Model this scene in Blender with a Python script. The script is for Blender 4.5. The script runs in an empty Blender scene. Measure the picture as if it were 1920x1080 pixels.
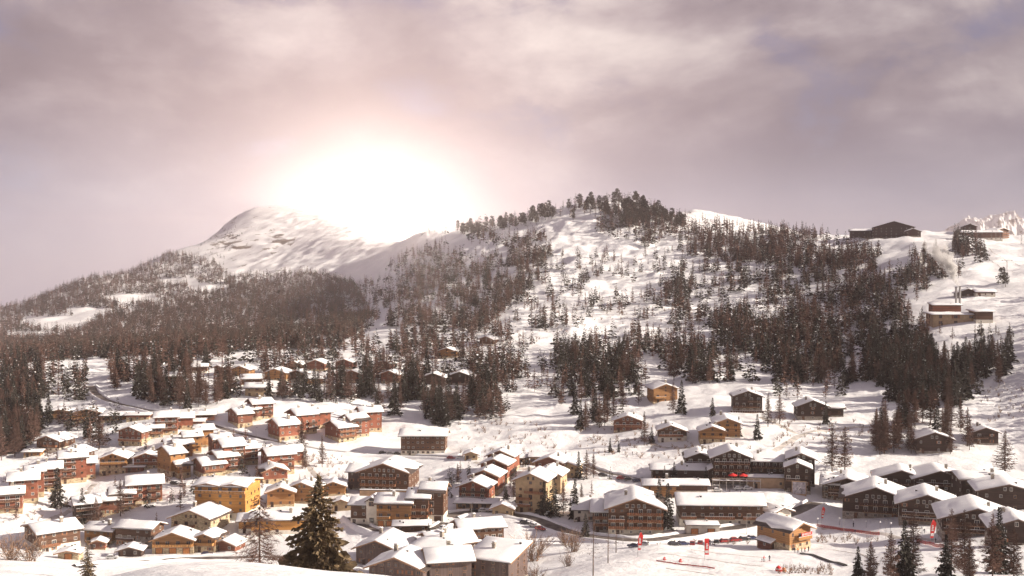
import bpy, bmesh, math, random
import numpy as np
from mathutils import Vector, Matrix

R = math.radians
rng = np.random.default_rng(11)
random.seed(5)
scene = bpy.context.scene
COL = scene.collection

# ------------------------------------------------------------------ camera
FPX = 2059.0                      # focal length in photo pixels (1920 wide)
CAMZ = 110.0
PITCH = math.atan(40.0 / FPX)     # looks down a little, horizon at y = 500
cam_d = bpy.data.cameras.new('camera')
cam = bpy.data.objects.new('camera', cam_d)
COL.objects.link(cam)
cam.location = (0, 0, CAMZ)
cam.rotation_euler = (math.pi / 2 - PITCH, 0, 0)
cam_d.sensor_width = 36.0
cam_d.lens = 36.0 * FPX / 1920.0
cam_d.clip_start = 0.5
cam_d.clip_end = 40000
scene.camera = cam

# ------------------------------------------------------------------ render set-up
scene.render.engine = 'CYCLES'
scene.view_settings.view_transform = 'Standard'
scene.view_settings.look = 'None'
scene.view_settings.gamma = 1.0
scene.view_settings.use_curve_mapping = False
scene.view_settings.exposure = 1.0
cy = scene.cycles
cy.use_denoising = True
try:
    cy.denoiser = 'OPENIMAGEDENOISE'
except Exception:
    pass
cy.max_bounces = 5
cy.diffuse_bounces = 2
cy.glossy_bounces = 2
cy.transmission_bounces = 2
cy.transparent_max_bounces = 6
cy.volume_bounces = 1
cy.use_adaptive_sampling = True
cy.adaptive_threshold = 0.02
cy.caustics_reflective = False
cy.caustics_refractive = False

# ------------------------------------------------------------------ sun: from the right, a little towards the camera
SUN_AZ, SUN_EL = 96.0, 23.0      # degrees clockwise from straight ahead (+Y), and above the horizon
sun_dir = Vector((math.sin(R(SUN_AZ)) * math.cos(R(SUN_EL)), math.cos(R(SUN_AZ)) * math.cos(R(SUN_EL)), math.sin(R(SUN_EL))))
sd = bpy.data.lights.new('sun', 'SUN')
sd.energy = 5.0
sd.angle = R(0.5)
sd.color = (1.0, 0.90, 0.76)
sun = bpy.data.objects.new('sun', sd)
COL.objects.link(sun)
sun.rotation_euler = (-sun_dir).to_track_quat('-Z', 'Y').to_euler()
sun.location = (300, -100, 400)

# ------------------------------------------------------------------ world: Nishita sky, broken cloud, sun glow painted in over the ridge
def pix_dir(u, v):
    dx, dz = (u - 960) / FPX, -(v - 540) / FPX
    c, s = math.cos(-PITCH), math.sin(-PITCH)
    return Vector((dx, c - dz * s, s + dz * c)).normalized()

world = bpy.data.worlds.new('World')
scene.world = world
world.use_nodes = True
wt = world.node_tree
wt.nodes.clear()

class NT:
    """small helper to write node graphs"""
    def __init__(self, tree): self.t = tree
    def n(self, kind, **kw):
        nd = self.t.nodes.new(kind)
        for k, v in kw.items(): setattr(nd, k, v)
        return nd
    def put(self, sock, val):
        if hasattr(val, 'links') or isinstance(val, bpy.types.NodeSocket): self.t.links.new(val, sock)
        else: sock.default_value = val
    def m(self, op, a, b=None, c=None, clamp=False):
        nd = self.n('ShaderNodeMath', operation=op, use_clamp=clamp)
        for i, x in enumerate((a, b, c)):
            if x is not None: self.put(nd.inputs[i], x)
        return nd.outputs[0]
    def vm(self, op, a, b=None, scale=None):
        nd = self.n('ShaderNodeVectorMath', operation=op)
        self.put(nd.inputs[0], a)
        if b is not None: self.put(nd.inputs[1], b)
        if scale is not None: self.put(nd.inputs['Scale'], scale)
        return nd
    def noise(self, vec, scale, detail=5, rough=0.55, dist=0.0, lac=2.0):
        nd = self.n('ShaderNodeTexNoise')
        if vec is not None: self.put(nd.inputs['Vector'], vec)
        nd.inputs['Scale'].default_value = scale
        nd.inputs['Detail'].default_value = detail
        nd.inputs['Roughness'].default_value = rough
        nd.inputs['Distortion'].default_value = dist
        nd.inputs['Lacunarity'].default_value = lac
        return nd.outputs['Fac']
    def ramp(self, fac, stops, interp='LINEAR'):
        nd = self.n('ShaderNodeValToRGB')
        el = nd.color_ramp.elements
        nd.color_ramp.interpolation = interp
        while len(el) < len(stops): el.new(0.5)
        for e, (p, c) in zip(el, stops):
            e.position = p
            e.color = c if len(c) == 4 else (*c, 1)
        self.put(nd.inputs[0], fac)
        return nd.outputs[0]
    def step(self, x, a, b):
        nd = self.n('ShaderNodeMapRange', interpolation_type='SMOOTHSTEP')
        self.put(nd.inputs[0], x)
        self.put(nd.inputs[1], a); self.put(nd.inputs[2], b)
        return nd.outputs[0]
    def mix(self, f, a, b, blend='MIX'):
        nd = self.n('ShaderNodeMix', data_type='RGBA', blend_type=blend)
        self.put(nd.inputs[0], f)
        for s, v in ((nd.inputs[6], a), (nd.inputs[7], b)):
            if isinstance(v, tuple) and len(v) == 3: v = (*v, 1)
            self.put(s, v)
        return nd.outputs[2]

W = NT(wt)
sky = W.n('ShaderNodeTexSky', sky_type='NISHITA', sun_disc=False)
sky.sun_elevation = R(SUN_EL)
sky.sun_rotation = R(SUN_AZ)
sky.altitude = 1700
sky.air_density = 1.0
sky.dust_density = 0.4
sky.ozone_density = 3.0
gen = W.n('ShaderNodeTexCoord').outputs['Generated']
dirv = W.vm('NORMALIZE', gen).outputs[0]
sep = W.n('ShaderNodeSeparateXYZ'); wt.links.new(dirv, sep.inputs[0])
cp = W.vm('ADD', W.vm('MULTIPLY', dirv, (1.0, 1.0, 1.9)).outputs[0], (3.1, 7.4, 0.6)).outputs[0]
big = W.noise(cp, 2.6, 3, 0.5, 0.6)
fine = W.noise(cp, 7.5, 10, 0.60, 0.25)
dens = W.m('ADD', W.m('MULTIPLY', big, 0.55), W.m('MULTIPLY', fine, 0.45))
# thinner towards the horizon, where pale blue-grey shows under the deck
low_ = W.step(sep.outputs[2], 0.015, 0.16)
cover = W.m('MULTIPLY', W.step(dens, 0.365, 0.49), W.m('ADD', W.m('MULTIPLY', low_, 0.75), 0.25))
billow = W.m('ADD', W.m('MULTIPLY', W.noise(W.vm('ADD', cp, (0.9, -0.4, 0.3)).outputs[0], 3.6, 9, 0.55, 0.3), 0.7), W.m('MULTIPLY', fine, 0.3))
ccol = W.ramp(billow, [(0.36, (0.070, 0.058, 0.076)), (0.45, (0.104, 0.087, 0.106)), (0.52, (0.165, 0.140, 0.156)), (0.58, (0.255, 0.222, 0.228)), (0.68, (0.42, 0.375, 0.355))])
veil = W.ramp(low_, [(0.0, (0.215, 0.225, 0.330)), (0.55, (0.180, 0.165, 0.225)), (1.0, (0.085, 0.075, 0.140))])
SUNV = pix_dir(690, 410)          # centre of the painted sun glow, apart from the sun lamp
dot = W.vm('DOT_PRODUCT', dirv, tuple(SUNV)).outputs['Value']
ang = W.m('MULTIPLY', W.m('ARCCOSINE', W.m('MINIMUM', dot, 0.999999)), 180 / math.pi)
def gauss(sig, amp):
    q = W.m('DIVIDE', ang, sig)
    return W.m('MULTIPLY', W.m('EXPONENT', W.m('MULTIPLY', W.m('MULTIPLY', q, q), -0.5)), amp)
def expo(sc, amp): return W.m('MULTIPLY', W.m('EXPONENT', W.m('DIVIDE', ang, -sc)), amp)
GLOW_CORE, GLOW_MID, GLOW_WIDE = 150.0, 0.55, 0.42
core = gauss(0.62, GLOW_CORE)
mid = expo(2.0, GLOW_MID)
wide = expo(11.0, GLOW_WIDE)
def tint(val, col):
    v = W.n('ShaderNodeCombineXYZ')
    for i in range(3): wt.links.new(W.m('MULTIPLY', val, col[i]), v.inputs[i])
    return v.outputs[0]
glow = W.vm('ADD', W.vm('ADD', tint(core, (1.0, 0.93, 0.80)), tint(mid, (1.0, 0.84, 0.70))).outputs[0], tint(wide, (1.0, 0.74, 0.64))).outputs[0]
bg_sky = W.n('ShaderNodeBackground'); wt.links.new(sky.outputs[0], bg_sky.inputs[0]); bg_sky.inputs[1].default_value = 0.05
bg_cl = W.n('ShaderNodeBackground'); wt.links.new(ccol, bg_cl.inputs[0]); bg_cl.inputs[1].default_value = 1.0
bg_gl = W.n('ShaderNodeBackground'); wt.links.new(glow, bg_gl.inputs[0]); bg_gl.inputs[1].default_value = 1.0
bg_vl = W.n('ShaderNodeBackground'); wt.links.new(veil, bg_vl.inputs[0]); bg_vl.inputs[1].default_value = 1.0
mv = W.n('ShaderNodeMixShader'); mv.inputs[0].default_value = 0.72; wt.links.new(bg_sky.outputs[0], mv.inputs[1]); wt.links.new(bg_vl.outputs[0], mv.inputs[2])
mx = W.n('ShaderNodeMixShader'); wt.links.new(cover, mx.inputs[0]); wt.links.new(mv.outputs[0], mx.inputs[1]); wt.links.new(bg_cl.outputs[0], mx.inputs[2])
ad = W.n('ShaderNodeAddShader'); wt.links.new(mx.outputs[0], ad.inputs[0]); wt.links.new(bg_gl.outputs[0], ad.inputs[1])
wo = W.n('ShaderNodeOutputWorld'); wt.links.new(ad.outputs[0], wo.inputs[0])
world.cycles.sampling_method = 'MANUAL'
world.cycles.sample_map_resolution = 1024

# ------------------------------------------------------------------ materials
MATS = {}
def mat(name, col, rough=0.8, var=0.12, scale=1.5, bump=0.0, bscale=8.0, spec=0.3, rand=0.0, col2=None, metal=0.0, stretch=None):
    m = bpy.data.materials.new(name); m.use_nodes = True
    t = m.node_tree; N = NT(t)
    b = t.nodes['Principled BSDF']
    b.inputs['Roughness'].default_value = rough
    b.inputs['Specular IOR Level'].default_value = spec
    b.inputs['Metallic'].default_value = metal
    geo = N.n('ShaderNodeNewGeometry').outputs['Position']
    vec = geo
    if stretch:
        vec = N.vm('MULTIPLY', geo, stretch).outputs[0]
    f = N.noise(vec, scale, 5, 0.6)
    c2 = col2 or tuple(min(1, c * (1 + 2.2 * var)) for c in col)
    c1 = tuple(c * (1 - 1.6 * var) for c in col)
    c = N.ramp(f, [(0.32, c1), (0.68, c2)])
    if rand:
        oi = N.n('ShaderNodeObjectInfo').outputs['Random']
        hs = N.n('ShaderNodeHueSaturation')
        N.put(hs.inputs['Value'], N.m('ADD', N.m('MULTIPLY', oi, rand), 1 - rand / 2))
        t.links.new(c, hs.inputs['Color'])
        c = hs.outputs[0]
    t.links.new(c, b.inputs['Base Color'])
    if bump:
        bn = N.n('ShaderNodeBump'); bn.inputs['Strength'].default_value = bump; bn.inputs['Distance'].default_value = 0.08
        t.links.new(N.noise(vec, bscale, 4, 0.6), bn.inputs['Height'])
        t.links.new(bn.outputs[0], b.inputs['Normal'])
    MATS[name] = m
    return m

def plank_mat(name, col, var=0.22, board=0.28, vertical=False):
    """sawn boards: colour changes board by board, dark joint relief, streaky weathering"""
    m = bpy.data.materials.new(name); m.use_nodes = True
    t = m.node_tree; N = NT(t)
    b = t.nodes['Principled BSDF']; b.inputs['Roughness'].default_value = 0.75; b.inputs['Specular IOR Level'].default_value = 0.25
    pos = N.n('ShaderNodeNewGeometry').outputs['Position']
    s = N.n('ShaderNodeSeparateXYZ'); t.links.new(pos, s.inputs[0])
    along = N.m('ADD', s.outputs[0], N.m('MULTIPLY', s.outputs[1], 0.83)) if vertical else s.outputs[2]
    k = N.m('DIVIDE', along, board)
    fl = N.m('FLOOR', k)
    wn = N.n('ShaderNodeTexWhiteNoise', noise_dimensions='1D'); t.links.new(fl, wn.inputs['W'])
    streak = N.noise(N.vm('MULTIPLY', pos, (0.35, 0.35, 2.2) if not vertical else (2.2, 2.2, 0.3)).outputs[0], 1.3, 6, 0.65)
    f = N.m('ADD', N.m('MULTIPLY', wn.outputs[0], 0.35), N.m('MULTIPLY', streak, 0.65))
    c = N.ramp(f, [(0.25, tuple(x * (1 - 1.7 * var) for x in col)), (0.75, tuple(min(1, x * (1 + 1.9 * var)) for x in col))])
    t.links.new(c, b.inputs['Base Color'])
    fr = N.m('FRACT', k)
    joint = N.m('MULTIPLY', N.step(fr, 0.0, 0.12), N.step(fr, 1.0, 0.88))
    bn = N.n('ShaderNodeBump'); bn.inputs['Strength'].default_value = 0.7; bn.inputs['Distance'].default_value = 0.03
    t.links.new(joint, bn.inputs['Height']); t.links.new(bn.outputs[0], b.inputs['Normal'])
    MATS[name] = m
    return m

def stone_mat(name, col, scale=1.6):
    m = bpy.data.materials.new(name); m.use_nodes = True
    t = m.node_tree; N = NT(t)
    b = t.nodes['Principled BSDF']; b.inputs['Roughness'].default_value = 0.9
    pos = N.n('ShaderNodeNewGeometry').outputs['Position']
    vo = N.n('ShaderNodeTexVoronoi'); vo.inputs['Scale'].default_value = scale
    t.links.new(N.vm('MULTIPLY', pos, (1, 1, 1.6)).outputs[0], vo.inputs['Vector'])
    g = N.n('ShaderNodeSeparateColor'); t.links.new(vo.outputs['Color'], g.inputs[0])
    f = N.m('ADD', N.m('MULTIPLY', g.outputs[0], 0.6), N.m('MULTIPLY', N.noise(pos, 3.0, 4), 0.4))
    c = N.ramp(f, [(0.2, tuple(x * 0.62 for x in col)), (0.8, tuple(min(1, x * 1.3) for x in col))])
    t.links.new(c, b.inputs['Base Color'])
    bn = N.n('ShaderNodeBump'); bn.inputs['Strength'].default_value = 0.5; bn.inputs['Distance'].default_value = 0.05
    t.links.new(vo.outputs['Distance'], bn.inputs['Height']); t.links.new(bn.outputs[0], b.inputs['Normal'])
    MATS[name] = m
    return m

plank_mat('wood_brown', (0.115, 0.058, 0.036))
plank_mat('wood_dark', (0.052, 0.030, 0.024))
plank_mat('wood_red', (0.19, 0.072, 0.046), 0.2)
plank_mat('wood_larch', (0.33, 0.165, 0.066))
plank_mat('wood_yellow', (0.48, 0.225, 0.060), 0.14)
plank_mat('wood_grey', (0.115, 0.080, 0.072), 0.18, 0.3, True)
plank_mat('wood_rail', (0.27, 0.115, 0.060), 0.2, 0.2, True)
plank_mat('wood_rail_dark', (0.085, 0.045, 0.032), 0.2, 0.2, True)
plank_mat('wood_rail_light', (0.46, 0.23, 0.08), 0.15, 0.2, True)
stone_mat('stone_cream', (0.46, 0.36, 0.235))
stone_mat('stone_grey', (0.30, 0.26, 0.22))
mat('render_white', (0.70, 0.64, 0.55), 0.9, 0.08, 0.6)
mat('render_cream', (0.42, 0.30, 0.185), 0.9, 0.10, 0.6)
mat('render_red', (0.235, 0.082, 0.050), 0.9, 0.2, 0.35)
mat('render_tan', (0.42, 0.28, 0.18), 0.9, 0.10, 0.5)
mat('concrete', (0.36, 0.32, 0.27), 0.9, 0.12, 0.6, 0.3, 3)
mat('roofing', (0.075, 0.055, 0.048), 0.7, 0.2, 2)
mat('fascia', (0.30, 0.17, 0.10), 0.7, 0.15, 2)
mat('fascia_dark', (0.11, 0.065, 0.045), 0.7, 0.15, 2)
mat('frame_white', (0.72, 0.66, 0.58), 0.6, 0.05, 3)
mat('frame_wood', (0.30, 0.15, 0.07), 0.6, 0.1, 3)
mat('frame_dark', (0.08, 0.05, 0.04), 0.6, 0.1, 3)
mat('garage_wood', (0.44, 0.17, 0.055), 0.7, 0.12, 2)
mat('metal', (0.42, 0.40, 0.39), 0.35, 0.08, 2, metal=0.8)
mat('metal_dark', (0.06, 0.055, 0.055), 0.5, 0.1, 2)
mat('asphalt', (0.085, 0.066, 0.058), 0.75, 0.25, 0.25, 0.3, 1.2, 0.4, col2=(0.20, 0.165, 0.15))
mat('bark', (0.085, 0.058, 0.046), 0.9, 0.3, 1.2)
mat('spruce_needles', (0.026, 0.024, 0.019), 0.75, 0.35, 0.6, rand=0.7, spec=0.2)
mat('pine_needles', (0.036, 0.030, 0.020), 0.75, 0.35, 0.6, rand=0.6, spec=0.2)
mat('fir_needles', (0.115, 0.080, 0.045), 0.75, 0.35, 0.8, spec=0.2)
mat('larch_twigs', (0.115, 0.066, 0.052), 0.9, 0.25, 0.5, rand=0.6, spec=0.1)
mat('shrub_twigs', (0.20, 0.125, 0.085), 0.9, 0.25, 0.5, rand=0.4, spec=0.1)
mat('red_cloth', (0.62, 0.030, 0.030), 0.8, 0.06, 4)
mat('white_cloth', (0.75, 0.72, 0.70), 0.8, 0.04, 4)
mat('red_net', (0.34, 0.040, 0.034), 0.8, 0.15, 3)
mat('orange_cloth', (0.75, 0.24, 0.03), 0.8, 0.06, 4)
mat('navy_cloth', (0.028, 0.030, 0.055), 0.8, 0.1, 4)
mat('skin', (0.55, 0.33, 0.24), 0.6, 0.05, 6)
mat('packed_snow', (0.50, 0.46, 0.43), 0.8, 0.22, 0.35, 0.5, 1.5)
mat('rubber', (0.02, 0.02, 0.02), 0.7, 0.1, 4)
mat('car_red', (0.30, 0.018, 0.02), 0.25, 0.03, 2, spec=0.6)
mat('car_black', (0.018, 0.018, 0.022), 0.25, 0.03, 2, spec=0.6)
mat('car_blue', (0.025, 0.035, 0.10), 0.25, 0.03, 2, spec=0.6)
mat('car_silver', (0.48, 0.47, 0.46), 0.3, 0.03, 2, spec=0.6)
mat('car_white', (0.72, 0.71, 0.69), 0.3, 0.03, 2, spec=0.6)
mat('lamp_glass', (0.80, 0.80, 0.80), 0.3, 0.02, 3)
mat('rock', (0.16, 0.125, 0.105), 0.9, 0.4, 0.05, 0.6, 0.3)
mat('mural_paint', (0.36, 0.33, 0.36), 0.7, 0.35, 0.9)
m = mat('glass', (0.035, 0.035, 0.045), 0.12, 0.3, 0.4, spec=0.8, rand=0.9)

# snow: one material, soft relief, grain; rock shows where the mesh carries the "rock" attribute
def snow_material(name, ground):
    m = bpy.data.materials.new(name); m.use_nodes = True
    t = m.node_tree; N = NT(t)
    b = t.nodes['Principled BSDF']
    b.inputs['Roughness'].default_value = 0.65
    b.inputs['Specular IOR Level'].default_value = 0.25
    pos = N.n('ShaderNodeNewGeometry').outputs['Position']
    n1 = N.noise(pos, 0.035 if ground else 0.4, 6, 0.6)
    c = N.ramp(n1, [(0.3, (0.78, 0.77, 0.79)), (0.7, (0.88, 0.875, 0.88))])
    if ground:
        at = N.n('ShaderNodeAttribute', attribute_name='rock')
        rn = N.noise(pos, 0.02, 8, 0.68)
        lim = N.m('SUBTRACT', 1.0, at.outputs['Fac'])
        msk = N.step(rn, lim, N.m('ADD', lim, 0.06))
        rc = N.ramp(N.noise(pos, 0.05, 6, 0.65), [(0.3, (0.075, 0.055, 0.045)), (0.7, (0.21, 0.165, 0.13))])
        c = N.mix(msk, c, rc)
    t.links.new(c, b.inputs['Base Color'])
    bn = N.n('ShaderNodeBump'); bn.inputs['Strength'].default_value = 0.85 if ground else 0.35
    bn.inputs['Distance'].default_value = 0.9 if ground else 0.15
    h = N.m('ADD', N.m('MULTIPLY', N.noise(pos, 0.22 if ground else 0.9, 6, 0.62), 1.0), N.m('MULTIPLY', N.noise(pos, 1.4, 3, 0.6), 0.22))
    t.links.new(h, bn.inputs['Height']); t.links.new(bn.outputs[0], b.inputs['Normal'])
    MATS[name] = m
    return m
snow_material('snow', True)
snow_material('roof_snow', False)

# ------------------------------------------------------------------ object helpers
def tag(o, label=None, cat=None, group=None, kind=None):
    if label: o['label'] = label
    if cat: o['category'] = cat
    if group: o['group'] = group
    if kind: o['kind'] = kind
    return o

def empty(name, loc=(0, 0, 0), rz=0.0):
    o = bpy.data.objects.new(name, None)
    o.empty_display_size = 0.5
    COL.objects.link(o)
    o.location = loc
    o.rotation_euler = (0, 0, rz)
    return o

def link(name, me, parent=None, loc=(0, 0, 0), rz=0.0, sc=(1, 1, 1)):
    o = bpy.data.objects.new(name, me)
    COL.objects.link(o)
    if parent is not None: o.parent = parent
    o.location = loc
    o.rotation_euler = (0, 0, rz)
    o.scale = sc
    return o

class MB:
    """collects faces of several materials and builds one mesh"""
    def __init__(self): self.v, self.f, self.mi, self.mats = [], [], [], []
    def slot(self, mname):
        if mname not in self.mats: self.mats.append(mname)
        return self.mats.index(mname)
    def face(self, pts, mname):
        i = len(self.v); self.v.extend(pts); self.f.append(tuple(range(i, i + len(pts)))); self.mi.append(self.slot(mname))
    def box(self, a, b, mname):
        (x0, y0, z0), (x1, y1, z1) = a, b
        i = len(self.v)
        self.v += [(x0, y0, z0), (x1, y0, z0), (x1, y1, z0), (x0, y1, z0), (x0, y0, z1), (x1, y0, z1), (x1, y1, z1), (x0, y1, z1)]
        s = self.slot(mname)
        for q in ((0, 3, 2, 1), (4, 5, 6, 7), (0, 1, 5, 4), (1, 2, 6, 5), (2, 3, 7, 6), (3, 0, 4, 7)):
            self.f.append(tuple(i + k for k in q)); self.mi.append(s)
    def prism(self, prof, axis, lo, hi, mname):
        """prof: counter-clockwise (a, z) outline; extruded along the other horizontal axis"""
        P = (lambda a, z, t: (a, t, z)) if axis == 'y' else (lambda a, z, t: (t, a, z))
        i = len(self.v); n = len(prof); s = self.slot(mname)
        self.v += [P(a, z, lo) for a, z in prof] + [P(a, z, hi) for a, z in prof]
        self.f.append(tuple(i + k for k in range(n))); self.mi.append(s)
        self.f.append(tuple(i + n + k for k in reversed(range(n)))); self.mi.append(s)
        for k in range(n):
            q = (k + 1) % n
            self.f.append((i + k, i + n + k, i + n + q, i + q)); self.mi.append(s)
    def tube(self, pts, rad, mname, n=6, cap=True):
        """round bar through pts; rad is a number or one radius per point"""
        rad = [rad] * len(pts) if not hasattr(rad, '__len__') else rad
        i0 = len(self.v); s = self.slot(mname)
        for k, p in enumerate(pts):
            p = Vector(p)
            d = (Vector(pts[min(k + 1, len(pts) - 1)]) - Vector(pts[max(k - 1, 0)])).normalized()
            a = d.orthogonal().normalized() if abs(d.z) < 0.9 else Vector((1, 0, 0)) - d * d.x
            a.normalize(); b = d.cross(a)
            for j in range(n):
                t = 2 * math.pi * j / n
                self.v.append(tuple(p + (a * math.cos(t) + b * math.sin(t)) * rad[k]))
        for k in range(len(pts) - 1):
            for j in range(n):
                q = (j + 1) % n
                self.f.append((i0 + k * n + j, i0 + k * n + q, i0 + (k + 1) * n + q, i0 + (k + 1) * n + j)); self.mi.append(s)
        if cap:
            self.f.append(tuple(i0 + j for j in reversed(range(n)))); self.mi.append(s)
            self.f.append(tuple(i0 + (len(pts) - 1) * n + j for j in range(n))); self.mi.append(s)
    def mesh(self, name, smooth=False, fix=True):
        me = bpy.data.meshes.new(name)
        me.from_pydata(self.v, [], self.f)
        for mn in self.mats: me.materials.append(MATS[mn])
        me.polygons.foreach_set('material_index', self.mi)
        if smooth: me.polygons.foreach_set('use_smooth', [True] * len(self.f))
        if fix:
            bm = bmesh.new(); bm.from_mesh(me)
            bmesh.ops.recalc_face_normals(bm, faces=bm.faces)
            bm.to_mesh(me); bm.free()
        me.update()
        return me
    def build(self, name, parent=None, loc=(0, 0, 0), rz=0.0, smooth=False, sc=(1, 1, 1)):
        return link(name, self.mesh(name, smooth), parent, loc, rz, sc)

def np_mesh(name, verts, faces, mats, mi=None, smooth=False):
    """verts (n,3) and faces (m,3 or 4) arrays to a mesh, fast"""
    me = bpy.data.meshes.new(name)
    nv, nf, k = len(verts), len(faces), faces.shape[1]
    me.vertices.add(nv); me.vertices.foreach_set('co', np.asarray(verts, np.float32).ravel())
    me.loops.add(nf * k); me.loops.foreach_set('vertex_index', np.asarray(faces, np.int32).ravel())
    me.polygons.add(nf)
    me.polygons.foreach_set('loop_start', np.arange(0, nf * k, k, dtype=np.int32))
    me.polygons.foreach_set('loop_total', np.full(nf, k, np.int32))
    for mn in mats: me.materials.append(MATS[mn])
    if mi is not None: me.polygons.foreach_set('material_index', np.asarray(mi, np.int32))
    if smooth: me.polygons.foreach_set('use_smooth', np.ones(nf, bool))
    me.update(); me.validate()
    return me

# ------------------------------------------------------------------ terrain: valley with the village, the far slope and the ridges
# surveyed profiles: for each bearing (photo column) distance -> how far below eye level the ground is (photo row)
PROF = {
 -300: [(40,1185),(110,1130),(200,1105),(250,1080),(400,1030),(450,940),(520,880),(600,815),(680,745),(760,705),(900,690),(1500,668),(2200,625),(2700,600),(3200,640),(4500,700)],
 0:    [(40,1185),(110,1120),(200,1100),(250,1080),(400,1035),(450,945),(520,885),(560,850),(620,800),(680,750),(760,700),(900,683),(1500,660),(2000,625),(2600,578),(3100,610),(4500,680)],
 150:  [(40,1180),(80,1112),(110,1097),(150,1115),(250,1100),(380,1056),(405,1043),(430,1005),(470,950),(520,880),(560,832),(630,775),(700,728),(780,695),(900,678),(1500,652),(2000,615),(2500,562),(2900,518),(3300,570),(4500,660)],
 300:  [(40,1175),(70,1082),(110,1066),(150,1112),(280,1100),(380,1060),(405,1046),(425,1008),(445,970),(490,905),(530,855),(575,803),(620,763),(690,722),(760,690),(880,668),(1400,645),(2000,605),(2500,560),(2900,508),(3250,474),(3700,540),(4800,640)],
 450:  [(40,1175),(70,1076),(110,1060),(150,1112),(280,1100),(380,1062),(405,1044),(425,1004),(445,968),(490,900),(530,850),(575,805),(615,768),(690,722),(750,692),(850,664),(1250,640),(1800,605),(2400,555),(2900,495),(3300,438),(3650,396),(3900,386),(4300,470),(5200,600)],
 560:  [(40,1175),(70,1084),(110,1070),(150,1115),(280,1100),(380,1062),(410,1030),(430,995),(480,925),(530,860),(560,825),(610,782),(660,742),(730,704),(830,664),(1150,632),(1700,598),(2300,545),(2800,490),(3300,428),(3650,392),(3950,384),(4300,470),(5200,600)],
 630:  [(40,1178),(70,1088),(110,1076),(150,1118),(250,1110),(360,1075),(420,1010),(455,958),(480,922),(540,856),(590,805),(660,746),(725,706),(815,668),(1040,636),(1500,602),(2100,552),(2600,492),(3100,430),(3500,398),(3800,396),(4300,480),(5200,600)],
 690:  [(40,1178),(70,1090),(110,1080),(150,1118),(250,1112),(340,1095),(380,1062),(425,990),(450,955),(480,920),(545,852),(610,790),(660,748),(720,708),(800,672),(930,640),(1250,606),(1800,560),(2300,505),(2800,450),(3200,420),(3700,470),(4800,600)],
 800:  [(40,1180),(70,1100),(110,1090),(150,1120),(250,1115),(340,1095),(380,1058),(420,990),(445,955),(475,923),(545,852),(620,785),(720,710),(800,672),(900,642),(1050,604),(1250,552),(1550,500),(2000,448),(2350,422),(2700,450),(3600,560)],
 900:  [(40,1180),(110,1120),(250,1112),(340,1098),(385,1045),(420,990),(442,962),(480,905),(530,858),(600,802),(700,722),(800,668),(900,634),(1050,595),(1200,548),(1450,490),(1700,440),(1900,416),(2300,450),(3200,560)],
 1000: [(40,1180),(110,1140),(250,1112),(330,1090),(380,1040),(415,992),(440,960),(480,902),(530,852),(590,802),(640,762),(720,702),(830,650),(900,620),(1020,580),(1200,520),(1420,460),(1600,420),(1720,402),(2000,430),(3000,540)],
 1100: [(40,1180),(110,1140),(200,1112),(250,1095),(300,1072),(350,1052),(390,1020),(412,1000),(440,955),(480,900),(530,852),(580,806),(640,756),(720,702),(830,650),(900,620),(1020,578),(1200,512),(1420,444),(1600,394),(1680,372),(1950,410),(3000,540)],
 1200: [(40,1180),(110,1140),(200,1112),(250,1095),(285,1080),(330,1045),(385,1018),(402,1006),(414,990),(440,952),(480,900),(515,862),(570,802),(650,742),(720,700),(830,650),(960,600),(1060,560),(1220,500),(1430,430),(1620,376),(1700,374),(2000,415),(3000,520)],
 1280: [(40,1180),(110,1140),(200,1112),(250,1095),(285,1080),(325,1050),(385,1020),(400,1006),(415,986),(440,950),(475,900),(505,864),(560,802),(630,745),(700,695),(830,642),(940,600),(1050,560),(1200,500),(1400,440),(1530,412),(1700,425),(1900,418),(2200,389),(2500,391),(3200,500)],
 1400: [(40,1180),(110,1140),(200,1112),(250,1095),(285,1080),(325,1050),(380,1026),(398,1008),(412,984),(430,952),(465,903),(490,873),(545,802),(575,770),(650,722),(790,652),(900,602),(1020,552),(1180,492),(1320,452),(1450,432),(1650,442),(1900,434),(2250,412),(2600,418),(3200,500)],
 1500: [(40,1180),(110,1140),(200,1112),(250,1095),(285,1080),(325,1050),(375,1032),(392,1018),(410,990),(430,955),(465,903),(495,868),(550,800),(575,780),(650,725),(760,662),(880,602),(1000,552),(1120,500),(1250,455),(1380,440),(1600,446),(2000,442),(2300,438),(2600,445),(3200,500)],
 1600: [(40,1180),(110,1140),(200,1112),(250,1093),(285,1080),(330,1052),(372,1028),(384,1016),(394,995),(410,982),(432,958),(475,900),(505,862),(535,822),(570,782),(630,732),(700,682),(780,640),(860,600),(950,560),(1080,505),(1180,462),(1250,446),(1500,448),(2000,445),(3200,500)],
 1700: [(40,1180),(110,1140),(200,1105),(250,1080),(290,1055),(350,1022),(375,1008),(388,990),(410,975),(430,955),(480,888),(505,858),(545,808),(580,768),(640,712),(700,665),(750,620),(820,570),(950,515),(1080,468),(1180,438),(1300,437),(1700,450),(3200,500)],
 1800: [(40,1180),(110,1140),(200,1105),(250,1080),(290,1052),(350,1015),(400,978),(440,935),(480,885),(500,860),(540,810),(575,772),(640,708),(690,655),(735,606),(790,570),(930,510),(1080,462),(1200,438),(1300,438),(1700,452),(3200,500)],
 1920: [(40,1180),(110,1140),(200,1105),(250,1080),(340,1005),(400,962),(470,900),(500,868),(520,836),(560,782),(610,722),(670,662),(720,612),(760,575),(820,545),(960,495),(1100,455),(1250,443),(1400,446),(1700,455),(3200,500)],
 2220: [(40,1180),(110,1140),(200,1100),(250,1070),(340,985),(400,925),(470,825),(500,785),(560,690),(610,630),(670,575),(720,540),(820,500),(960,460),(1100,440),(1250,432),(1500,440),(3200,500)],
}
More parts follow.
